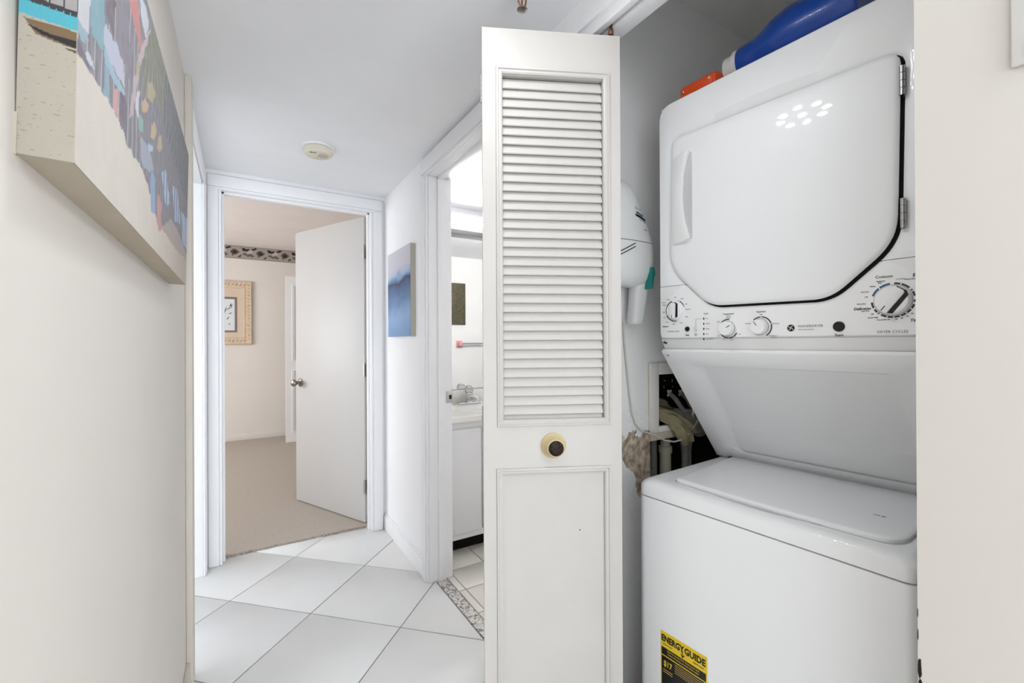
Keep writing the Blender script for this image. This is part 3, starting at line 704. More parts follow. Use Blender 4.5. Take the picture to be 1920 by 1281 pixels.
for x, z, a in ((0.2095, 1.2325, 60), (0.2905, 1.2345, -35)):
    o = MB().lathe([(0.0215, 0), (0.0215, -0.0035), (0.0195, -0.005), (0.0180, -0.017), (0.0165, -0.0195), (0.0005, -0.0200)], (0, 0, 0), 'y', 32).build('knob', M_APPM, lc, loc=(x, YD, z), smooth=30)
    MB().lathe([(0.0198, -0.0046), (0.0202, -0.0060), (0.0188, -0.0062)], (0, 0, 0), 'y', 32).build('knob_skirt_ring', M_INK, o)
    MB().box(-0.0006, 0.0006, -0.0204, -0.0198, 0.004, 0.0155).build('pointer', M_BLACK, o, rot=(0, R(a), 0))
arcs(0.2095, 1.2325, 0.0230, 0.0256, [(-52, 6), (118, 148), (152, 176), (180, 236)], M_INK)
arcs(0.2905, 1.2345, 0.0230, 0.0256, [(-46, -3), (3, 70), (76, 150)], M_INK)
for x, z, r, m in ((0.0924, 1.2346, 0.0062, M_BLACK), (0.4507, 1.2303, 0.0098, M_BLACK), (0.1183, 1.2340, 0.0048, M_VAC)):
    MB().lathe([(r * 1.12, 0), (r * 1.12, -0.0012), (r, -0.0016), (r * 0.93, -0.004), (0.0004, -0.0046)], (x, YD, z), 'y', 24).build('button', m, lc)
for k in range(5): MB().lathe([(0.0016, 0), (0.0016, -0.0006), (0.0003, -0.0008)], (0.1415, YD, 1.2612 - 0.01385 * k), 'y', 10, sy=2.0).build('indicator', M_BLACK, lc)
def pt(body, x, z, h, m=M_INK, xs=1.0, bold=0.0, al='CENTER', it=0.0): return text(None, 'lettering', body, x, z, h, m, cp, y=YD - 0.0004, xs=xs, bold=bold, align=al, italic=it)
B = 0.00012
pt('Start', 0.0924, 1.2175, 0.0042, bold=B); pt('Start', 0.4507, 1.2115, 0.0058, bold=B)
pt('Cycle', 0.148, 1.2745, 0.0040); pt('Temperature', 0.2095, 1.2705, 0.0040); pt('Selector', 0.2095, 1.2653, 0.0024, M_INKL); pt('Normal', 0.2095, 1.2612, 0.0028, M_INKL)
pt('Options', 0.2905, 1.2715, 0.0048); pt('Off', 0.2905, 1.2640, 0.0030); pt('2nd Rinse', 0.260, 1.2435, 0.0030, M_INKL); pt('Soft Rinse', 0.3235, 1.2415, 0.0030, M_INKL)
pt('2nd Rinse +\nSoftener', 0.319, 1.2105, 0.0030, M_INKL)
pt('WASHER/DRYER', 0.3960, 1.2330, 0.0054, M_INKL, 0.92); pt('Extra Large Capacity', 0.388, 1.2258, 0.0026, M_INKL)
pt('DRYER CYCLES', 0.5400, 1.2170, 0.0054, M_INKL, 0.95)
pt('Cottons', 0.527, 1.3275, 0.0060, M_INK, it=0.1); pt('Delicates', 0.4915, 1.2655, 0.0056, bold=B, it=0.1); pt('Timed', 0.577, 1.2385, 0.0058, bold=B, it=0.1); pt('Easy', 0.578, 1.325, 0.0060, bold=B, it=0.1)
pt('More Dry', 0.567, 1.3185, 0.0030); pt('Less Dry', 0.552, 1.3205, 0.0024, M_INKL)
for bdy, x, z in (('Optimum', 0.522, 1.3190), ('Dry', 0.521, 1.3155), ('Damp', 0.509, 1.3100), ('Less Dry', 0.496, 1.3000), ('Off', 0.4985, 1.2890), ('More Dry', 0.490, 1.2755), ('Less Dry', 0.4965, 1.2605), ('Off', 0.508, 1.2535), ('Quick Fluff', 0.509, 1.2465), ('Dewrinkle 20', 0.526, 1.2415), ('50', 0.546, 1.2415), ('40', 0.5545, 1.2432), ('30', 0.563, 1.2465), ('20', 0.570, 1.2515)):
    pt(bdy, x, z, 0.0027, M_INK)
for bdy, x, z in (('Off', 0.054, 1.3265), ('Heavy', 0.031, 1.3220), ('Cottons', 0.016, 1.3140), ('Medium', 0.017, 1.3065), ('Light', 0.0155, 1.2860), ('Off', 0.018, 1.2700), ('Rinse', 0.027, 1.2560), ('Spin', 0.049, 1.2500), ('Soak', 0.073, 1.2530), ('Knits', 0.090, 1.2690), ('Easy Care', 0.094, 1.2900), ('Light', 0.089, 1.3050), ('Heavy', 0.076, 1.3210)):
    pt(bdy, x, z, 0.0028, M_INKL)
pt('WASHER CYCLES', 0.047, 1.2285, 0.0036, M_INKL); pt('Delicates', 0.022, 1.2435, 0.0038)
for k, s in enumerate(('On', 'Wash', 'Rinse', 'Spin', 'Lid Locked')): pt(s, 0.1475, 1.2612 - 0.01385 * k, 0.0032, M_INKL, al='LEFT')
pt('Extra\nRinse', 0.1183, 1.2185, 0.0026, M_INKL)
MB().box(0.1180, 0.1186, YD - 0.0005, YD, 1.240, 1.2612).box(0.1180, 0.1375, YD - 0.0005, YD, 1.2608, 1.2614).build('printed_line', M_INKL, cp)
for a, bdy in ((-52, 'Cold'), (120, 'Hot'), (165, 'Warm'), (200, 'Cool'), (232, 'Cold')): pt(bdy, 0.2095 + 0.034 * math.sin(R(a)), 1.2325 + 0.030 * math.cos(R(a)), 0.0026, M_INKL)
em = MB(); em.lathe([(0.0078, 0), (0.0078, -0.0008), (0.0003, -0.001)], (0.3568, YD, 1.2297), 'y', 28)
emo = em.build('emblem', M_BLACK, cp)
ew = MB()
for a in (45, 135, 225, 315):
    ca, sa = math.cos(R(a)), math.sin(R(a)); ew.tube([(0.3568 + ca * t * 0.0062 - sa * 0.0014 * math.sin(t * 3.1), YD - 0.0010, 1.2297 + sa * t * 0.0062 + ca * 0.0014 * math.sin(t * 3.1)) for t in (0, 0.25, 0.5, 0.75, 1.0)], 0.0008, 6)
ew.build('emblem_script', M_VAC, cp)
# energy label
eg = empty('energy_label', (0, 0, 0)); 
tag(eg, 'yellow and black energy guide label on the washer front', 'label')
eg.location = lc.matrix_world @ Vector((0, 0, 0)) if False else (0.96, 0.88183, 0.0); eg.rotation_euler = (0, 0, R(-86))
ex0, ex1, ez1, ez0 = 0.0737, 0.2067, 0.424, 0.232
MB().box(ex0, ex1, -0.0007, -0.0001, ez0, ez1).build('paper', M_YELLOW, eg)
bk = MB().box(ex0 + 0.003, ex1 - 0.003, -0.0010, -0.0006, 0.362, 0.382).box(ex0 + 0.003, ex1 - 0.003, -0.0010, -0.0006, ez0 + 0.004, 0.359)
bk.build('black_field', M_BLACK, eg)
def et(body, x, z, h, m, xs=1.0, bold=0.0, al='CENTER'): return text(None, 'lettering', body, x, z, h, m, eg, y=-0.0011, xs=xs, bold=bold, align=al)
et('ENERGY', ex0 + 0.0360, 0.4060, 0.0165, M_BLACK, 0.78, 0.0008); et('GUIDE', ex0 + 0.1000, 0.4060, 0.0165, M_BLACK, 0.86, 0.0008)
ar = MB().box(0.1385, 0.1405, -0.0011, -0.0007, 0.388, 0.402).prism([(0.1395, 0.3835), (0.1455, 0.3925), (0.1435, 0.3935), (0.1395, 0.3875), (0.1355, 0.3935), (0.1335, 0.3925)], 'y', -0.0011, -0.0007)
ar.build('arrow', M_BLACK, eg)
et('Based on standard U.S. Government tests', 0.1402, 0.3770, 0.0040, M_YELLOW, 0.98); et('Compare the energy use of this clothes washer', 0.1402, 0.3695, 0.0040, M_YELLOW, 0.85)
et('Clothes Washer', ex0 + 0.022, 0.3915, 0.0034, M_INK, 0.9); et('Capacity: Compact', ex1 - 0.023, 0.3915, 0.0034, M_INK, 0.8)
et('$17', ex0 + 0.022, 0.3400, 0.0150, M_YELLOW, 0.8, 0.0004)
ln = MB()
for k in range(5): ln.box(ex0 + 0.043, ex1 - 0.008, -0.0013, -0.0008, 0.3535 - 0.0052 * k, 0.3548 - 0.0052 * k)
for k in range(2): ln.box(ex0 + 0.008, ex0 + 0.036, -0.0013, -0.0008, 0.323 - 0.006 * k, 0.3248 - 0.006 * k)
ln.build('printed_line', mat('tan_ink', 'c9a95c', 0.6, 0), eg)

# ------------------------------------------------------------------ things on the dryer
ZT = 1.8935
bt = empty('detergent_bottle', (0.96, 0.88183, 0.0), R(-86)); tag(bt, 'blue plastic bottle with white cap lying on the dryer', 'bottle')
by, bz = 0.205, ZT + 0.071
def bl(prof, name, m, par, n=32, flute=0):
    rings = []
    for u, ry, rz, dz in prof:
        rings.append([(u, by + ry * math.cos(2 * math.pi * i / n) * (1 + (0.02 if flute and i % 2 else 0)), bz + dz + rz * math.sin(2 * math.pi * i / n) * (1 + (0.02 if flute and i % 2 else 0))) for i in range(n)])
    return MB().rings(rings).build(name, m, par, smooth=40)
bl([(0.198, 0.044, 0.044, -0.010), (0.205, 0.0465, 0.0465, -0.010), (0.240, 0.048, 0.048, -0.009), (0.250, 0.050, 0.049, -0.008), (0.270, 0.056, 0.055, -0.005), (0.295, 0.064, 0.064, -0.002), (0.325, 0.069, 0.069, 0), (0.365, 0.071, 0.071, 0), (0.430, 0.071, 0.071, 0), (0.466, 0.070, 0.070, 0), (0.472, 0.066, 0.066, 0)], 'body', M_BLUE, bt)
bl([(0.158, 0.034, 0.034, -0.010), (0.160, 0.037, 0.037, -0.010), (0.184, 0.038, 0.038, -0.010)], 'cap', M_VAC, bt, 60, 1)
bl([(0.183, 0.038, 0.038, -0.010), (0.186, 0.0445, 0.0445, -0.010), (0.1985, 0.0455, 0.0455, -0.010)], 'collar', M_VAC, bt, 40)
ob = empty('orange_case', (0.96, 0.88183, 0.0), R(-86)); tag(ob, 'flat orange plastic case on the dryer top', 'case')
MB().prism([(0.137, ZT), (0.197, ZT), (0.197, ZT + 0.040), (0.189, ZT + 0.050), (0.145, ZT + 0.050), (0.137, ZT + 0.042)], 'x', 0.050, 0.158).build('shell', M_ORANGE, ob, bevel=0.003)
MB().box(0.088, 0.150, 0.1345, 0.139, ZT + 0.017, ZT + 0.037).box(0.094, 0.140, 0.1330, 0.136, ZT + 0.024, ZT + 0.030).build('raised_panel', M_ORANGE, ob, bevel=0.001)
MB().lathe([(0.0045, 0), (0.0045, -0.003), (0.002, -0.004)], (0.060, 0.137, ZT + 0.030), 'y', 14).build('rivet', M_STEEL, ob)
MB().lathe([(0.004, 0), (0.004, -0.003), (0.002, -0.004)], (0.141, 0.137, ZT + 0.033), 'y', 14).build('rivet', M_CREAM, ob)

# ------------------------------------------------------------------ handheld vacuum on the closet wall
vc = empty('handheld_vacuum', (1.034, 0.96, 1.27)); tag(vc, 'white handheld vacuum hung on the closet wall', 'vacuum')
VY = 0.982
SEC = [(1.692, 0.975, 1.012, 0.016), (1.684, 0.960, 1.028, 0.030), (1.668, 0.948, 1.045, 0.042), (1.640, 0.940, 1.058, 0.050), (1.586, 0.932, 1.089, 0.056), (1.540, 0.928, 1.113, 0.060), (1.505, 0.926, 1.131, 0.062)]
SEC2 = [(1.503, 0.926, 1.132, 0.062), (1.470, 0.926, 1.136, 0.063), (1.438, 0.928, 1.134, 0.062), (1.415, 0.932, 1.128, 0.058), (1.395, 0.940, 1.118, 0.050), (1.378, 0.955, 1.108, 0.036), (1.370, 0.985, 1.098, 0.020)]
SEC3 = [(1.420, 1.060, 1.124, 0.040), (1.385, 1.056, 1.119, 0.036), (1.355, 1.052, 1.111, 0.032), (1.310, 1.047, 1.101, 0.029), (1.265, 1.041, 1.092, 0.027), (1.256, 1.045, 1.088, 0.024), (1.253, 1.051, 1.082, 0.018)]
def vring(z, x0, x1, b, n=40):
    cx, ax = (x0 + x1) / 2, (x1 - x0) / 2; out = []
    for i in range(n):
        a = 2 * math.pi * i / n; ca, sa = math.cos(a), math.sin(a); e = 0.72
        out.append((cx + ax * math.copysign(abs(ca) ** e, ca) - 1.04, VY + 0.74 * b * math.copysign(abs(sa) ** e, sa) - 0.96, z - 1.27))
    return out
def vsurf(x, z):
    for S_ in (SEC, SEC2):
        for k in range(len(S_) - 1):
            a, b = S_[k], S_[k + 1]
            if b[0] <= z <= a[0]:
                t = (a[0] - z) / (a[0] - b[0]); x0, x1, d = [a[q] * (1 - t) + b[q] * t for q in (1, 2, 3)]
                cx, ax = (x0 + x1) / 2, (x1 - x0) / 2; r = min(0.999, abs((x - cx) / ax)); c = r ** (1 / 0.72); s = math.sqrt(max(0, 1 - c * c))
                return VY - 0.74 * d * s ** 0.72
    return VY - 0.06
MB().rings([vring(*s) for s in SEC]).build('dust_bowl', M_VAC, vc, smooth=50)
MB().rings([vring(*s) for s in SEC2]).build('motor_body', M_VAC, vc, smooth=50)
MB().rings([vring(*s) for s in SEC3]).build('handle', M_VAC, vc, smooth=50)
MB().rings([vring(1.5055, 0.927, 1.130, 0.0612), vring(1.5025, 0.927, 1.130, 0.0612)]).build('seam', M_INK, vc, smooth=50)
def strip(pts, w, m, name, zoff=0.0):
    mb = MB(); top = [(x - 1.04, vsurf(x, z) - 0.0012 - 0.96, z + w - 1.27) for x, z in pts]; bot = [(x - 1.04, vsurf(x, z) - 0.0012 - 0.96, z - w - 1.27) for x, z in pts]
    mb.rings([top, bot], closed=False, cap0=False, cap1=False); return mb.build(name, m, vc)
strip([(0.96 + 0.012 * k, 1.466 + 0.0060 * k) for k in range(6)], 0.0016, M_BLACK, 'vent_stripe'); strip([(0.96 + 0.012 * k, 1.456 + 0.0060 * k) for k in range(6)], 0.0016, M_BLACK, 'vent_stripe')
MB().prism(fillet([(1.088, 1.430), (1.102, 1.430), (1.106, 1.405), (1.101, 1.402), (1.096, 1.363), (1.082, 1.363)], 0.003), 'y', 0.934, 0.96).build('switch', M_TEAL, vc, loc=(-1.04, -0.960, -1.27), bevel=0.002)
def marks(z, x0, x1, h, m, seed, sl=-0.25):
    rr = random.Random(seed); x = x0; mb = MB()
    while x < x1:
        w = rr.uniform(0.0012, 0.0028); zz = z + (x - x0) * sl
        y = vsurf(x, zz) - 0.0008
        mb.box(x, min(x + w, x1), y, y + 0.0012, zz - h / 2 * rr.uniform(0.7, 1), zz + h / 2 * rr.uniform(0.7, 1)); x += w + 0.0007
    mb.build('printed_mark', m, vc, loc=(-1.04, -0.960, -1.27))
marks(1.606, 1.026, 1.053, 0.010, mat('pale_warm_ink', 'c2b8b2', 0.6, 0), 1); marks(1.592, 1.030, 1.062, 0.007, mat('blue_print_ink', '3e6186', 0.6, 0), 2)
marks(1.584, 1.026, 1.074, 0.008, M_BLACK, 3); marks(1.572, 1.042, 1.074, 0.003, M_INKL, 4); marks(1.543, 1.062, 1.075, 0.003, M_INKL, 5)
# charging cord of the vacuum
cd = MB().tube([(1.052, 1.022, 1.26), (1.056, 1.024, 1.20), (1.070, 1.0245, 1.09), (1.080, 1.0245, 1.02), (1.090, 1.0245, 0.965), (1.104, 1.0245, 0.930), (1.130, 1.022, 0.905), (1.160, 1.012, 0.895), (1.178, 1.004, 0.888), (1.215, 0.999, 0.868), (1.260, 0.995, 0.858), (1.300, 0.990, 0.862), (1.345, 0.990, 0.885), (1.390, 0.998, 0.915), (1.43, 1.01, 0.925)], 0.0028, 8).build('power_cord', mat('grey_cord', 'd2cec6', 0.6, 0.05, 40))
tag(cd, 'thin pale cord hanging on the closet wall below the vacuum', 'cord')

# ------------------------------------------------------------------ utility box in the closet wall
ub = empty('utility_box', (1.176, 1.03, 0.864)); tag(ub, 'off-white framed washer outlet box in the torn wall', 'utility box')
def ubx(name, m, *b, bev=0.0015): return MB().box(b[0] - 1.176, b[1] - 1.176, b[2] - 1.03, b[3] - 1.03, b[4] - 0.864, b[5] - 0.864).build(name, m, ub, bevel=bev)
M_UB = mat('off_white_box_plastic', 'ebe8e2', 0.6, 0.03, 15)
ubx('frame_stile', M_UB, 1.176, 1.2170, 1.021, 1.035, 0.890, 1.127); ubx('frame_stile', M_UB, 1.500, 1.540, 1.021, 1.035, 0.890, 1.127)
ubx('frame_rail', M_UB, 1.2170, 1.500, 1.021, 1.035, 1.087, 1.127); ubx('frame_rail', M_UB, 1.2170, 1.500, 1.021, 1.035, 0.890, 0.910)
ubx('sill_board', M_PALE, 1.178, 1.540, 1.023, 1.034, 0.864, 0.8895); ubx('edge_strip', M_PALE, 1.1715, 1.1755, 1.0285, 1.034, 0.860, 1.128)
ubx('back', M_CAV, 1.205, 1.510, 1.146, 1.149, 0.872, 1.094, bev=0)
def valve(x, z):
    v = empty('faucet_valve', (x, 1.075, z))
    MB().lathe([(0.006, 0.0), (0.006, 0.07)], (0, 0, 0), 'y', 12).build('stem', M_COPPER, v)
    w = MB()
    for k in range(4):
        a = R(45 + 90 * k); w.ell((0.0095 * math.cos(a), -0.003, 0.0095 * math.sin(a)), 0.006, 0.003, 0.006, 10, 6)
    w.lathe([(0.004, -0.008), (0.004, 0.002)], (0, 0, 0), 'y', 10); w.build('wheel', M_PVC, v)
    return v
tag(valve(1.333, 1.012), 'small four-lobed faucet valve farther from the dryer in the utility box', 'valve', 'valves in the utility box')
tag(valve(1.396, 1.009), 'small four-lobed faucet valve nearest the dryer in the utility box', 'valve', 'valves in the utility box')
for x, z, a in ((1.385, 1.050, -0.6), (1.428, 1.048, 0.6), (1.380, 1.026, 0.2), (1.431, 1.024, -0.3)):
    MB().tube([(-0.003, 0, 0.004), (0.003, 0, -0.004)], 0.0018, 6).build('wall_plug', M_PVC, ub, loc=(x - 1.176, 0.105, z - 0.864), rot=(0, a, 0))
def hose(pts, r, m, label, ribs=False, name='supply_hose'):
    P_ = [Vector(p) for p in pts]; sm = []
    for i in range(len(P_) - 1):
        p0, p1, p2, p3 = P_[max(i - 1, 0)], P_[i], P_[i + 1], P_[min(i + 2, len(P_) - 1)]
        for k in range(12 if ribs else 6):
            t = k / (12 if ribs else 6); sm.append(0.5 * ((2 * p1) + (p2 - p0) * t + (2 * p0 - 5 * p1 + 4 * p2 - p3) * t * t + (3 * p1 - p0 - 3 * p2 + p3) * t ** 3))
    sm.append(P_[-1]); rr = [r * (1.1 if i % 2 else 0.86) for i in range(len(sm))] if ribs else r
    o = MB().tube(sm, rr, 12).build(name, m); tag(o, label, 'hose'); return o
hose([(1.335, 1.07, 1.008), (1.338, 1.05, 0.992), (1.345, 1.037, 0.970), (1.365, 1.03, 0.950), (1.42, 1.03, 0.945), (1.46, 1.04, 0.93)], 0.0085, M_HOSE, 'grey supply hose from the valve farther from the dryer')
hose([(1.398, 1.07, 1.004), (1.402, 1.05, 0.988), (1.410, 1.045, 0.970), (1.425, 1.045, 0.952)], 0.0075, M_HOSE, 'grey supply hose from the valve nearest the dryer')
hose([(1.30, 1.085, 0.935), (1.335, 1.05, 0.938), (1.38, 1.035, 0.925), (1.43, 1.03, 0.895), (1.455, 1.035, 0.86)], 0.022, M_HOSE, 'corrugated grey drain hose in the utility box', True, 'drain_hose')
hose([(1.385, 1.06, 0.87), (1.395, 1.055, 0.80), (1.392, 1.05, 0.72), (1.388, 1.05, 0.66)], 0.014, M_HOSE, 'grey hose dropping through the broken wall hole', False, 'wall_hose')
hose([(1.428, 1.05, 0.86), (1.418, 1.055, 0.80), (1.412, 1.05, 0.72), (1.410, 1.05, 0.66)], 0.010, M_HOSE, 'thinner grey hose beside it in the broken wall hole', False, 'wall_hose')
pv = MB().lathe([(0.020, 0), (0.020, 0.13), (0.024, 0.13), (0.024, 0.155), (0.018, 0.155), (0.018, 0.18)], (1.325, 1.085, 0.665), 'z', 20).build('drain_pipe', M_PVC); tag(pv, 'ivory drain pipe standing in the broken wall hole', 'pipe')
pv = MB().lathe([(0.014, 0), (0.014, 0.185)], (1.300, 1.12, 0.665), 'z', 16).build('wall_stud_conduit', M_HOSE); tag(pv, 'grey conduit beside the ivory drain pipe in the wall', 'pipe')
wt = MB().tube([(1.402, 1.020, 0.965), (1.396, 1.018, 0.948), (1.385, 1.016, 0.925)], 0.005, 8).build('white_cable_tie', M_VAC); tag(wt, 'short white cable end by the drain hose', 'cable')
# rag: draped cloth
def cloth(name, path, width, m, label, seed):
    rr = random.Random(seed); nu, nv = 26, 16; v = []; path = [Vector(p) for p in path]
    def at(t):
        k = min(len(path) - 2, int(t * (len(path) - 1))); f_ = t * (len(path) - 1) - k; return path[k].lerp(path[k + 1], f_)
    for j in range(nv + 1):
        for i in range(nu + 1):
            t = i / nu; s = j / nv - 0.5; c = at(t); w = width(t); wob = 0.007 * math.sin(9 * s + 6 * t + seed) + 0.004 * math.sin(21 * s - 9 * t) + 0.003 * rr.uniform(-0.5, 0.5)
            dx = at(min(1, t + 0.03)) - at(max(0, t - 0.03)); dx.normalize(); pr = Vector((-dx.z, 0, dx.x))
            p = c + pr * (s * w) + Vector((0.004 * math.sin(7 * s), -0.012 * math.cos(s * 3) + wob, 0))
            v.append(tuple(p))
    f_ = [(j * (nu + 1) + i, j * (nu + 1) + i + 1, (j + 1) * (nu + 1) + i + 1, (j + 1) * (nu + 1) + i) for j in range(nv) for i in range(nu)]
    me = bpy.data.meshes.new(name); me.from_pydata(v, [], f_); me.materials.append(m)
    for p in me.polygons: p.use_smooth = True
    o = link(name, me); so = o.modifiers.new('thick', 'SOLIDIFY'); so.thickness = 0.003
    tag(o, label, 'cloth'); return o
cloth('cleaning_rag', [(1.222, 1.075, 0.950), (1.245, 1.045, 0.952), (1.275, 1.015, 0.935), (1.298, 0.995, 0.905), (1.318, 0.992, 0.872), (1.330, 0.996, 0.845)], lambda t: 0.050 + 0.025 * math.sin(3 * t) - 0.03 * max(0, t - 0.75), M_RAG, 'khaki rag hanging over the edge of the utility box', 2)
cloth('crumpled_cloth', [(1.220, 1.10, 0.965), (1.250, 1.07, 0.972), (1.285, 1.065, 0.965), (1.320, 1.07, 0.945), (1.345, 1.08, 0.925)], lambda t: 0.075 - 0.03 * t, M_RAGD, 'crumpled olive cloth inside the utility box', 5)

# ------------------------------------------------------------------ bathroom
vn = empty('bathroom_vanity', (0.93, 2.30, 0)); tag(vn, 'white bathroom vanity cabinet seen through the side doorway', 'vanity')
def vb(name, m, *b, bev=0.002, par=None): return MB().box(b[0] - 0.93, b[1] - 0.93, b[2] - 2.30, b[3] - 2.30, b[4], b[5]).build(name, m, par or vn, bevel=bev)
vbm = MB()
for q_ in ((0.002, 0.018, 0.0, 0.515, 0.082, 0.748), (1.152, 1.168, 0.0, 0.515, 0.082, 0.748), (0.018, 1.152, 0.0, 0.515, 0.082, 0.098), (0.018, 1.152, 0.507, 0.515, 0.098, 0.748), (0.018, 1.152, 0.0, 0.012, 0.098, 0.748)): vbm.box(*q_)
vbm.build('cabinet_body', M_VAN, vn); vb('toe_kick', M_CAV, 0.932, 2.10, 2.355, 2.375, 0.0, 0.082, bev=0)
vb('face_frame', M_VAN, 0.932, 2.10, 2.294, 2.302, 0.716, 0.748); vb('bottom_rail', M_VAN, 0.932, 2.10, 2.294, 2.302, 0.082, 0.116)
vb('cabinet_door', M_VAN, 0.950, 1.196, 2.284, 2.300, 0.118, 0.706); vb('cabinet_door', M_VAN, 1.206, 1.62, 2.284, 2.300, 0.118, 0.706); vb('cabinet_door', M_VAN, 1.63, 2.08, 2.284, 2.300, 0.118, 0.706)
vt = MB(); ocx, ocy, N_ = 1.40, 2.52, 64
op = polar([(0.930, 2.268), (2.11, 2.268), (2.11, 2.818), (0.930, 2.818)], (ocx, ocy), N_)
def el(a, b): return [(ocx + a * math.cos(2 * math.pi * k / N_), ocy + b * math.sin(2 * math.pi * k / N_)) for k in range(N_)]
vt.rings([[(*p, 0.750) for p in op], [(*p, 0.774) for p in op], [(p[0] * 0.998 + ocx * 0.002, p[1] * 0.995 + ocy * 0.005, 0.778) for p in op], [(*p, 0.778) for p in el(0.25, 0.185)], [(*p, 0.774) for p in el(0.238, 0.174)], [(*p, 0.74) for p in el(0.20, 0.145)], [(*p, 0.68) for p in el(0.13, 0.095)], [(*p, 0.665) for p in el(0.03, 0.03)]])
tp = vt.build('vanity_top', M_CERAM, smooth=40); tag(tp, 'white vanity top with moulded oval basin', 'countertop')
MB().box(0.930, 2.11, 2.800, 2.819, 0.7785, 0.872).build('backsplash', M_CERAM, tp, bevel=0.003)
fc = empty('sink_faucet', (1.345, 2.745, 0.7785)); tag(fc, 'chrome sink faucet with clear round handle', 'faucet')
MB().prism(rrect(-0.085, 0.085, -0.026, 0.026, 0.024), 'z', 0, 0.014).build('base_plate', M_CHROME, fc, bevel=0.004)
MB().tube([(0, 0.0, 0.010), (0, -0.004, 0.034), (0, -0.030, 0.052), (0, -0.070, 0.056), (0, -0.110, 0.046), (0, -0.118, 0.032)], [0.026, 0.024, 0.020, 0.016, 0.013, 0.011], 16).build('spout', M_CHROME, fc)
MB().lathe([(0.014, 0.04), (0.014, 0.062), (0.010, 0.066)], (0, 0.004, 0), 'z', 16).build('collar', M_CHROME, fc)
MB().lathe([(0.012, 0.064), (0.026, 0.076), (0.033, 0.094), (0.030, 0.112), (0.018, 0.124), (0.001, 0.127)], (0, 0.004, 0), 'z', 10).build('handle', M_GLASSK, fc, smooth=None)
mr = MB().box(0.94, 2.40, 2.8125, 2.8195, 0.876, 1.945).build('wall_mirror', M_MIRROR); tag(mr, 'frameless mirror above the vanity reflecting a towel bar', 'mirror')
bl_ = empty('bath_light', (1.0, 2.82, 1.955)); tag(bl_, 'lit white box light above the bathroom mirror', 'light')
MB().box(0.0, 1.30, -0.115, -0.001, 0.0, 0.012).box(0, 1.30, -0.115, -0.001, 0.098, 0.106).box(0, 1.30, -0.012, -0.001, 0.0, 0.106).build('housing', M_TRIM, bl_)
MB().box(0.004, 1.296, -0.118, -0.013, 0.013, 0.097).build('diffuser', M_LAMP, bl_, bevel=0.004)
pl = empty('relief_plaque', (2.0, 1.172, 1.394)); tag(pl, 'dark bronze relief plaque seen in the bathroom mirror', 'plaque')
M_BRZ = mat('dark_bronze_relief', '57523f', 0.5, 0.35, 50, 1.0, 70, metal=0.25)
MB().box(-0.17, 0.135, 0.0, 0.014, 0, 0.456).build('plate', M_BRZ, pl, bevel=0.004)
rl = MB()
for k in range(46): rl.ell((random.uniform(-0.15, 0.115), 0.014, random.uniform(0.02, 0.43)), random.uniform(0.008, 0.02), 0.006, random.uniform(0.010, 0.03), 8, 6)
rl.tube([(-0.15, 0.018, 0.12), (-0.08, 0.02, 0.17), (-0.02, 0.022, 0.20), (0.05, 0.02, 0.24), (0.10, 0.018, 0.30)], 0.008, 8); rl.build('relief', M_BRZ, pl)
tb = empty('towel_bar', (2.06, 1.172, 1.183)); tag(tb, 'towel bar on pink brackets seen in the bathroom mirror', 'towel bar')
for x in (0.0, 0.62):
    k = MB(); k.box(-0.035, 0.035, 0, 0.012, -0.036, 0.036); k.lathe([(0.026, 0.01), (0.028, 0.04), (0.022, 0.058), (0.004, 0.062)], (0, 0, 0), 'y', 18); k.build('bracket', M_PINK, tb, loc=(x, 0, 0), bevel=0.004)
MB().tube([(0.01, 0.045, 0.004), (0.61, 0.045, 0.004)], 0.0095, 14).build('bar', M_STEEL, tb)

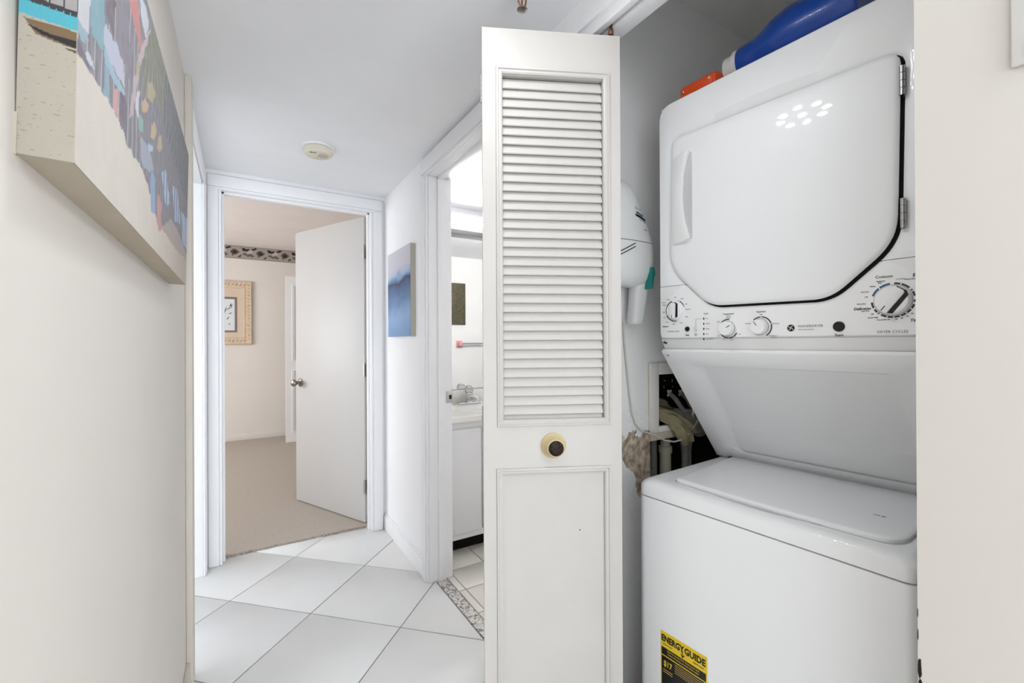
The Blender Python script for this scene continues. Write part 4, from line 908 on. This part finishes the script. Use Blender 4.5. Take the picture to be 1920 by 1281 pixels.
# ------------------------------------------------------------------ pictures
cv = empty('beach_canvas', (XL, 0.535, 1.361)); tag(cv, 'large canvas print of beach cottages on the hall wall', 'canvas print'); cv.rotation_euler = (0, R(1.2), 0)
CT, CWd, CHt = 0.0365, 0.960, 0.356
ART = [
 ([(0.0,0.097),(0.03,0.101),(0.092,0.106),(0.164,0.106),(0.202,0.095),(0.308,0.099),(0.365,0.087),(0.432,0.063),(0.503,0.056),(0.636,0.06),(0.923,0.072),(1.197,0.118),(1.213,0.516),(0.515,0.543),(0.0,0.543)],"6b6670"),
 ([(-0.01,0.30),(0.10,0.27),(0.16,0.30),(0.22,0.40),(-0.01,0.40)],"a9b4bd"),
 ([(-0.01,0.172),(0.034,0.196),(0.034,0.165),(0.03,0.132),(0.02,0.128),(-0.01,0.13)],"cfd0d6"),
 ([(0.034,0.196),(0.079,0.229),(0.087,0.184),(0.089,0.158),(0.074,0.144),(0.042,0.143),(0.034,0.145)],"6fa3b0"),
 ([(0.0,0.172),(0.08,0.229),(0.13,0.27),(0.10,0.30),(0.0,0.25)],"7ba9b4"),
 ([(-0.01,0.13),(0.02,0.131),(0.032,0.126),(0.02,0.118),(-0.01,0.115)],"8fb0bd"),
 ([(-0.01,0.11),(0.02,0.11),(0.047,0.116),(0.047,0.11),(0.03,0.101),(-0.01,0.097)],"5b4f63"),
 ([(0.023,0.111),(0.047,0.12),(0.051,0.115),(0.037,0.108)],"c9d3da"),
 ([(0.089,0.179),(0.127,0.184),(0.174,0.19),(0.185,0.159),(0.162,0.155),(0.129,0.153),(0.095,0.152),(0.087,0.155)],"b9bdd0"),
 ([(0.096,0.241),(0.131,0.266),(0.13,0.189),(0.109,0.186),(0.095,0.189)],"5a4550"),
 ([(0.133,0.267),(0.187,0.306),(0.204,0.23),(0.222,0.22),(0.215,0.182),(0.174,0.186),(0.134,0.186)],"766f7c"),
 ([(0.159,0.286),(0.224,0.333),(0.291,0.27),(0.279,0.255)],"c4706a"),
 ([(0.231,0.338),(0.296,0.339),(0.338,0.337),(0.311,0.294),(0.272,0.308),(0.244,0.348)],"c3cad0"),
 ([(0.084,0.15),(0.095,0.155),(0.131,0.151),(0.185,0.153),(0.185,0.146),(0.151,0.14),(0.108,0.139),(0.088,0.138)],"8fb7c9"),
 ([(0.091,0.138),(0.11,0.141),(0.114,0.114),(0.121,0.107),(0.094,0.104),(0.09,0.107)],"79a2b2"),
 ([(0.129,0.133),(0.151,0.14),(0.159,0.107),(0.131,0.106)],"cf9490"),
 ([(0.162,0.145),(0.202,0.148),(0.202,0.099),(0.167,0.107)],"57485a"),
 ([(0.342,0.331),(0.37,0.344),(0.287,0.248),(0.263,0.206),(0.238,0.146),(0.215,0.136),(0.235,0.192),(0.264,0.243)],"b9a6ab"),
 ([(0.37,0.36),(0.449,0.36),(0.551,0.36),(0.627,0.329),(0.508,0.265),(0.419,0.244),(0.31,0.206),(0.278,0.213),(0.295,0.253)],"66685a"),
 ([(0.51,0.36),(0.644,0.36),(1.033,0.36),(1.028,0.212),(0.752,0.23),(0.563,0.242),(0.483,0.254)],"56575c"),
 ([(0.336,0.239),(0.373,0.262),(0.414,0.26),(0.373,0.227),(0.336,0.218)],"a89c78"),
 ([(0.29,0.188),(0.323,0.209),(0.354,0.214),(0.335,0.195),(0.297,0.18)],"c2a27e"),
 ([(0.377,0.193),(0.413,0.212),(0.435,0.206),(0.407,0.179),(0.372,0.171)],"bfa57c"),
 ([(0.446,0.201),(0.482,0.218),(0.5,0.203),(0.469,0.181),(0.44,0.18)],"b59d80"),
 ([(0.249,0.226),(0.279,0.238),(0.271,0.223),(0.249,0.21)],"a99a6c"),
 ([(0.27,0.168),(0.309,0.172),(0.309,0.149),(0.277,0.145)],"7fa79b"),
 ([(0.249,0.177),(0.278,0.202),(0.274,0.158),(0.255,0.161)],"cfcbd3"),
 ([(0.293,0.14),(0.367,0.152),(0.411,0.129),(0.343,0.108),(0.3,0.108)],"9aa0b0"),
 ([(0.353,0.155),(0.396,0.164),(0.396,0.155),(0.357,0.144)],"a9c4d8"),
 ([(0.39,0.124),(0.422,0.123),(0.437,0.064),(0.394,0.055),(0.38,0.093)],"7fa0c4"),
 ([(0.455,0.104),(0.498,0.101),(0.51,0.052),(0.478,0.042),(0.448,0.053)],"c08486"),
 ([(0.493,0.156),(0.547,0.176),(0.622,0.127),(0.545,0.112)],"a4bbd8"),
 ([(0.639,0.177),(0.731,0.193),(0.814,0.132),(0.691,0.113)],"9db4d4"),
 ([(0.815,0.165),(0.954,0.179),(0.979,0.097),(0.86,0.095)],"a8bedb"),
 ([(0.503,0.056),(0.638,0.103),(0.749,0.105),(0.923,0.087),(0.98,0.08),(0.98,0.06),(0.923,0.066),(0.747,0.055)],"a5968f"),
]
ART = [(p, hx(c)) for p, c in ART]
SAND = hx('cdc6bd'); SAND2 = hx('b7ab9f')
def art(u, v):
    s, h = u * CWd, v * CHt; c = hexlerp(SAND, SAND2, max(0, min(1, (s - 0.25) / 0.6)))
    s2 = s + 0.006 * noise.noise(Vector((s * 45, h * 45, 9.0))); h_ = h; h = h + 0.005 * noise.noise(Vector((s * 50, h * 50, 2.0))); hit = None
    for k, (p, q) in enumerate(ART):
        if inside((s2, h), p): c = q; hit = k
    if hit in (0, 18, 19):
        w = 0.5 + 0.5 * math.sin(s * (160 if hit == 19 else 230) + 3 * math.sin(h * 40)); c = hexlerp(c, hx('8b8d92') if hit != 18 else hx('98936f'), 0.5 * w * w)
        if hit == 0 and s < 0.27 and (s * 1000) % 26 < 3: c = hx('b9b3ba')
    if hit in (31, 32, 33) and (s * 1000) % 40 < 9: c = hx('4d4650')
    g_ = noise.noise(Vector((s * 60, h * 60, 4.0))) * 0.5 + 0.5
    if hit is not None: c = hexlerp(hexlerp(c, hx('8e8c92'), 0.22), hx('b9b7ba'), 0.25 * g_)
    return c
fr_ = raster('printed_face', 300, 150, lambda u, v: (CT, u * CWd, v * CHt), art, M_PRINT, cv)
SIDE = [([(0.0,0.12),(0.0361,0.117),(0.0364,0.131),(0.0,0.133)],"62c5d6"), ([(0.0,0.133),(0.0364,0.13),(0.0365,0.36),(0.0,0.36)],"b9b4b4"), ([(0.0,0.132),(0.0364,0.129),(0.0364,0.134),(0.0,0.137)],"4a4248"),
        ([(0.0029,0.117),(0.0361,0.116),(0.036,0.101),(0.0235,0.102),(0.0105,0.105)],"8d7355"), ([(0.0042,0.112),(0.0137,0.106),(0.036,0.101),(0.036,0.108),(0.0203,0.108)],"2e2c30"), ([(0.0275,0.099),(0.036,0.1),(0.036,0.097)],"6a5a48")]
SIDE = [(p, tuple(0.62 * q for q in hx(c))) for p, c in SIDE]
def side_art(u, v):
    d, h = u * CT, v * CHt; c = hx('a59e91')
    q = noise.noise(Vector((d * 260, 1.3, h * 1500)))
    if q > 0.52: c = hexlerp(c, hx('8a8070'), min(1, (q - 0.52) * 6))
    for p, q in SIDE:
        if inside((d, h), p): c = q
    if h > 0.134 and (d * 1000) % 9 < 1.0: c = hx('3e383e')
    if 0.117 < h < 0.132 and (d * 1000) % 4.5 < 0.6: c = hx('3fa3b5')
    return c
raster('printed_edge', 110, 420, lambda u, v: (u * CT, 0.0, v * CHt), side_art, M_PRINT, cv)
MB().box(0.0, CT - 0.0006, 0.0008, CWd, 0.0, CHt).build('stretched_cloth', M_CANVB, cv)
MB().prism([(-0.002, 0.0), (0.001, -0.001), (0.0012, 0.034), (-0.0026, 0.036)], 'y', -0.0012, 0.004).build('folded_corner', M_CANVB, cv)
sc = empty('seascape_canvas', (XR, 2.285, 1.235)); tag(sc, 'small abstract blue canvas by the bedroom door', 'canvas print')
MB().box(-0.028, 0.0, 0.0, 0.415, 0, 0.497).build('stretched_cloth', mat('grey_canvas_edge', 'b8b3a6', 0.8, 0.04, 20), sc)
MB().box(-0.0295, -0.0275, 0.0015, 0.415, 0.0, 0.497).build('painted_face', M_SEA, sc)
MB().box(-0.0292, -0.001, 0.0, 0.415, -0.0012, 0.0).build('lower_edge', M_PAPER, sc)
# bedroom picture
bp_ = empty('framed_print', (-0.19, 6.398, 1.187)); tag(bp_, 'wide carved blond frame with small ink print in the bedroom', 'framed picture')
fw = 0.33
def frame_rings(mb, hw, z0, z1, prof):
    mb.rings([[(-hw + o, -h, z0 + o), (hw - o, -h, z0 + o), (hw - o, -h, z1 - o), (-hw + o, -h, z1 - o)] for o, h in prof], cap0=False, cap1=False)
mb = MB(); frame_rings(mb, fw, 0, 0.78, [(0, 0), (0, 0.022), (0.012, 0.032), (0.03, 0.026), (0.07, 0.022), (0.078, 0.026), (0.088, 0.024), (0.09, 0.006)]); mb.build('frame', M_WOODF, bp_, smooth=25)
or_ = MB()
for k in range(17):
    z = 0.06 + 0.041 * k
    for s in (-1, 1): or_.tube([(s * (fw - 0.025), -0.028, z), (s * (fw - 0.045), -0.027, z + 0.014), (s * (fw - 0.068), -0.023, z + 0.016)], [0.004, 0.009, 0.003], 8)
for k in range(13):
    x = -fw + 0.08 + 0.041 * k
    for z in (0.045, 0.735): or_.tube([(x - 0.016, -0.024, z - 0.016), (x, -0.028, z), (x + 0.016, -0.024, z + 0.016)], [0.003, 0.009, 0.003], 8)
oo = or_.build('carved_leaf_band', M_WOODF, bp_); oo['kind'] = 'stuff'
MB().box(-fw + 0.085, fw - 0.085, -0.012, -0.004, 0.085, 0.695).build('mat_board', M_MATB, bp_)
MB().box(-0.17, 0.17, -0.0135, -0.0118, 0.148, 0.580).build('inner_mat', M_MATD, bp_)
ap = MB().box(-0.145, 0.145, -0.0150, -0.0132, 0.172, 0.553).build('ink_print', M_PAPER, bp_)
br = MB()
for x, z, l, a in ((0.10, 0.48, 0.05, 1.2), (0.112, 0.47, 0.06, 1.35), (0.085, 0.44, 0.05, 0.7), (0.10, 0.38, 0.04, 0.5), (0.075, 0.32, 0.05, 1.0), (0.05, 0.42, 0.08, 1.3), (0.02, 0.36, 0.09, 0.9), (0.09, 0.25, 0.03, 0.6), (-0.03, 0.40, 0.1, 1.4), (0.0, 0.26, 0.06, 0.7)):
    br.tube([(x - l / 2 * math.cos(a), -0.0152, z - l / 2 * math.sin(a)), (x, -0.0154, z), (x + l / 2 * math.cos(a), -0.0152, z + l / 2 * math.sin(a))], [0.001, 0.005, 0.001], 6)
br.build('brush_strokes', M_INK, ap)
for z0, z1, lab in ((1.848, 2.235, 'upper dark framed picture glimpsed past the bedroom door hinge'), (1.223, 1.72, 'lower dark framed picture glimpsed past the bedroom door hinge')):
    q = empty('dark_framed_picture', (1.525, 6.399, z0)); tag(q, lab, 'framed picture', 'dark pictures behind the bedroom door')
    h = z1 - z0; mb = MB(); mb.rings([[(-0.13 + o, -d, o), (0.13 - o, -d, o), (0.13 - o, -d, h - o), (-0.13 + o, -d, h - o)] for o, d in ((0, 0), (0, 0.018), (0.008, 0.024), (0.03, 0.016), (0.032, 0.006))], cap0=False, cap1=False); mb.build('frame', M_DARKF, q, smooth=25)
    MB().box(-0.1, 0.1, -0.008, -0.004, 0.03, h - 0.03).build('print', M_DARKP, q)

# ------------------------------------------------------------------ ceiling fittings
sd_ = empty('smoke_detector', (0.325, 2.290, HC)); tag(sd_, 'yellowed round smoke detector on the hall ceiling', 'smoke detector')
MB().lathe([(0.070, 0), (0.071, -0.006), (0.069, -0.008), (0.066, -0.0095)], (0, 0, 0), 'z', 48).build('mounting_plate', M_TRIM, sd_)
MB().lathe([(0.062, -0.0095), (0.062, -0.0125)], (0, 0, 0), 'z', 48).build('shadow_gap', M_INKL, sd_)
MB().lathe([(0.066, -0.012), (0.0675, -0.017), (0.066, -0.028), (0.060, -0.036), (0.053, -0.040), (0.0005, -0.042)], (0, 0, 0), 'z', 48).build('cover', M_DETECT, sd_)
for k in range(4): MB().lathe([(0.0645 - 0.004 * k, -0.0295 - 0.0025 * k), (0.0652 - 0.004 * k, -0.0303 - 0.0025 * k), (0.064 - 0.004 * k, -0.031 - 0.0025 * k)], (0, 0, 0), 'z', 48).build('vent_ring', M_DETECT, sd_)
MB().lathe([(0.022, -0.041), (0.022, -0.0445), (0.019, -0.0455), (0.0005, -0.0456)], (0.02, -0.012, 0), 'z', 28).build('test_button', mat('grey_detector_plastic', 'b5b2ac', 0.5, 0.03), sd_)
sm_ = MB()
for k in range(5): sm_.box(-0.040 + 0.006 * k, -0.0365 + 0.006 * k, -0.033 - 0.0012 * k, -0.026 + (0.002 if k % 2 else 0) - 0.0012 * k, -0.0422, -0.0405)
sm_.build('printed_mark', M_INK, sd_)
MB().lathe([(0.002, -0.041), (0.002, -0.0432)], (0.0, 0.018, 0), 'z', 10).build('indicator', M_BLACK, sd_)
sk = empty('fire_sprinkler', (0.635, 0.972, HC)); tag(sk, 'copper fire sprinkler head on the hall ceiling', 'sprinkler')
MB().lathe([(0.030, 0), (0.030, -0.003), (0.024, -0.008), (0.014, -0.010), (0.010, -0.004)], (0, 0, 0), 'z', 32).build('escutcheon', M_CHROME, sk)
MB().lathe([(0.009, 0), (0.009, -0.022), (0.006, -0.026), (0.003, -0.028)], (0, 0, 0), 'z', 16).build('body', M_COPPER, sk)
fr2 = MB()
for s in (-1, 1): fr2.tube([(s * 0.007, 0, -0.018), (s * 0.013, 0, -0.032), (s * 0.011, 0, -0.048), (s * 0.003, 0, -0.058), (0, 0, -0.062)], 0.0026, 8)
fr2.build('frame_arms', M_COPPER, sk)
MB().lathe([(0.0022, -0.026), (0.0028, -0.04), (0.0018, -0.058)], (0, 0, 0), 'z', 10).build('bulb', M_COPPER, sk)
df = MB(); df.lathe([(0.0010, -0.062), (0.0085, -0.0625), (0.0085, -0.064), (0.0005, -0.066)], (0, 0, 0), 'z', 18)
for k in range(18):
    a = 2 * math.pi * k / 18; df.tube([(0.008 * math.cos(a), 0.008 * math.sin(a), -0.0633), (0.0138 * math.cos(a), 0.0138 * math.sin(a), -0.0650)], 0.0011, 5)
df.build('deflector', M_NICKEL, sk)
# hall ceiling lamp above the frame (its reflection shows on the dryer door)
hl_ = empty('hall_ceiling_lamp', (0.33, 0.72, HC)); tag(hl_, 'flush crystal ceiling lamp above the hall', 'lamp')
MB().lathe([(0.12, 0), (0.12, -0.012), (0.11, -0.018), (0.03, -0.02), (0.001, -0.02)], (0, 0, 0), 'z', 32).build('canopy', M_CHROME, hl_)
for k in range(9):
    a = 2 * math.pi * k / 8; q_ = (0.078 * math.cos(a), 0.078 * math.sin(a)) if k < 8 else (0.0, 0.0)
    MB().lathe([(0.011, -0.018), (0.013, -0.030), (0.011, -0.034)], (*q_, 0), 'z', 12).build('lamp_cup', M_CHROME, hl_)
    MB().ell((*q_, -0.036), 0.0095, 0.0095, 0.006, 8, 4).build('bulb', M_BULB, hl_)
    pl_ = bpy.data.lights.new('hall_lamp_light', 'AREA'); pl_.shape = 'DISK'; pl_.size = 0.026; pl_.energy = 0.24; pl_.color = (0.93, 0.965, 1.0)
    po_ = bpy.data.objects.new('hall_lamp_light', pl_); COL.objects.link(po_); po_.parent = hl_; po_.location = (*q_, -0.044)
fill_lamp = copy_tree(hl_); fill_lamp.location = (0.60, -0.75, HC); fill_lamp['label'] = 'added unseen copy of the ceiling lamp for fill light'  # second lamp is made up, put behind the camera for fill
for c_ in list(fill_lamp.children):
    if c_.type == 'LIGHT':
        if tuple(c_.location)[:2] != (0.0, 0.0): bpy.data.objects.remove(c_); continue
        c_.data = c_.data.copy(); c_.data.size = 0.16; c_.data.energy = 4.0
# wall plate at the frame edge
wp = empty('wall_plate', (XR, 0.139, 1.53)); tag(wp, 'white plastic wall plate high on the wall beside the closet', 'wall plate')
MB().box(-0.006, 0, -0.075, 0.0, 0.0, 0.118).build('plate', mat('painted_plate', 'cbc8c4', 0.6, 0.02, 12), wp, bevel=0.003)
MB().lathe([(0.017, 0), (0.017, -0.004), (0.014, -0.006), (0.001, -0.006)], (-0.006, -0.030, 0.086), 'x', 28).build('dial', MATS['painted_plate'], wp)
MB().box(-0.009, -0.005, -0.034, -0.014, 0.006, 0.024).build('toggle', M_HOSE, wp, bevel=0.001)
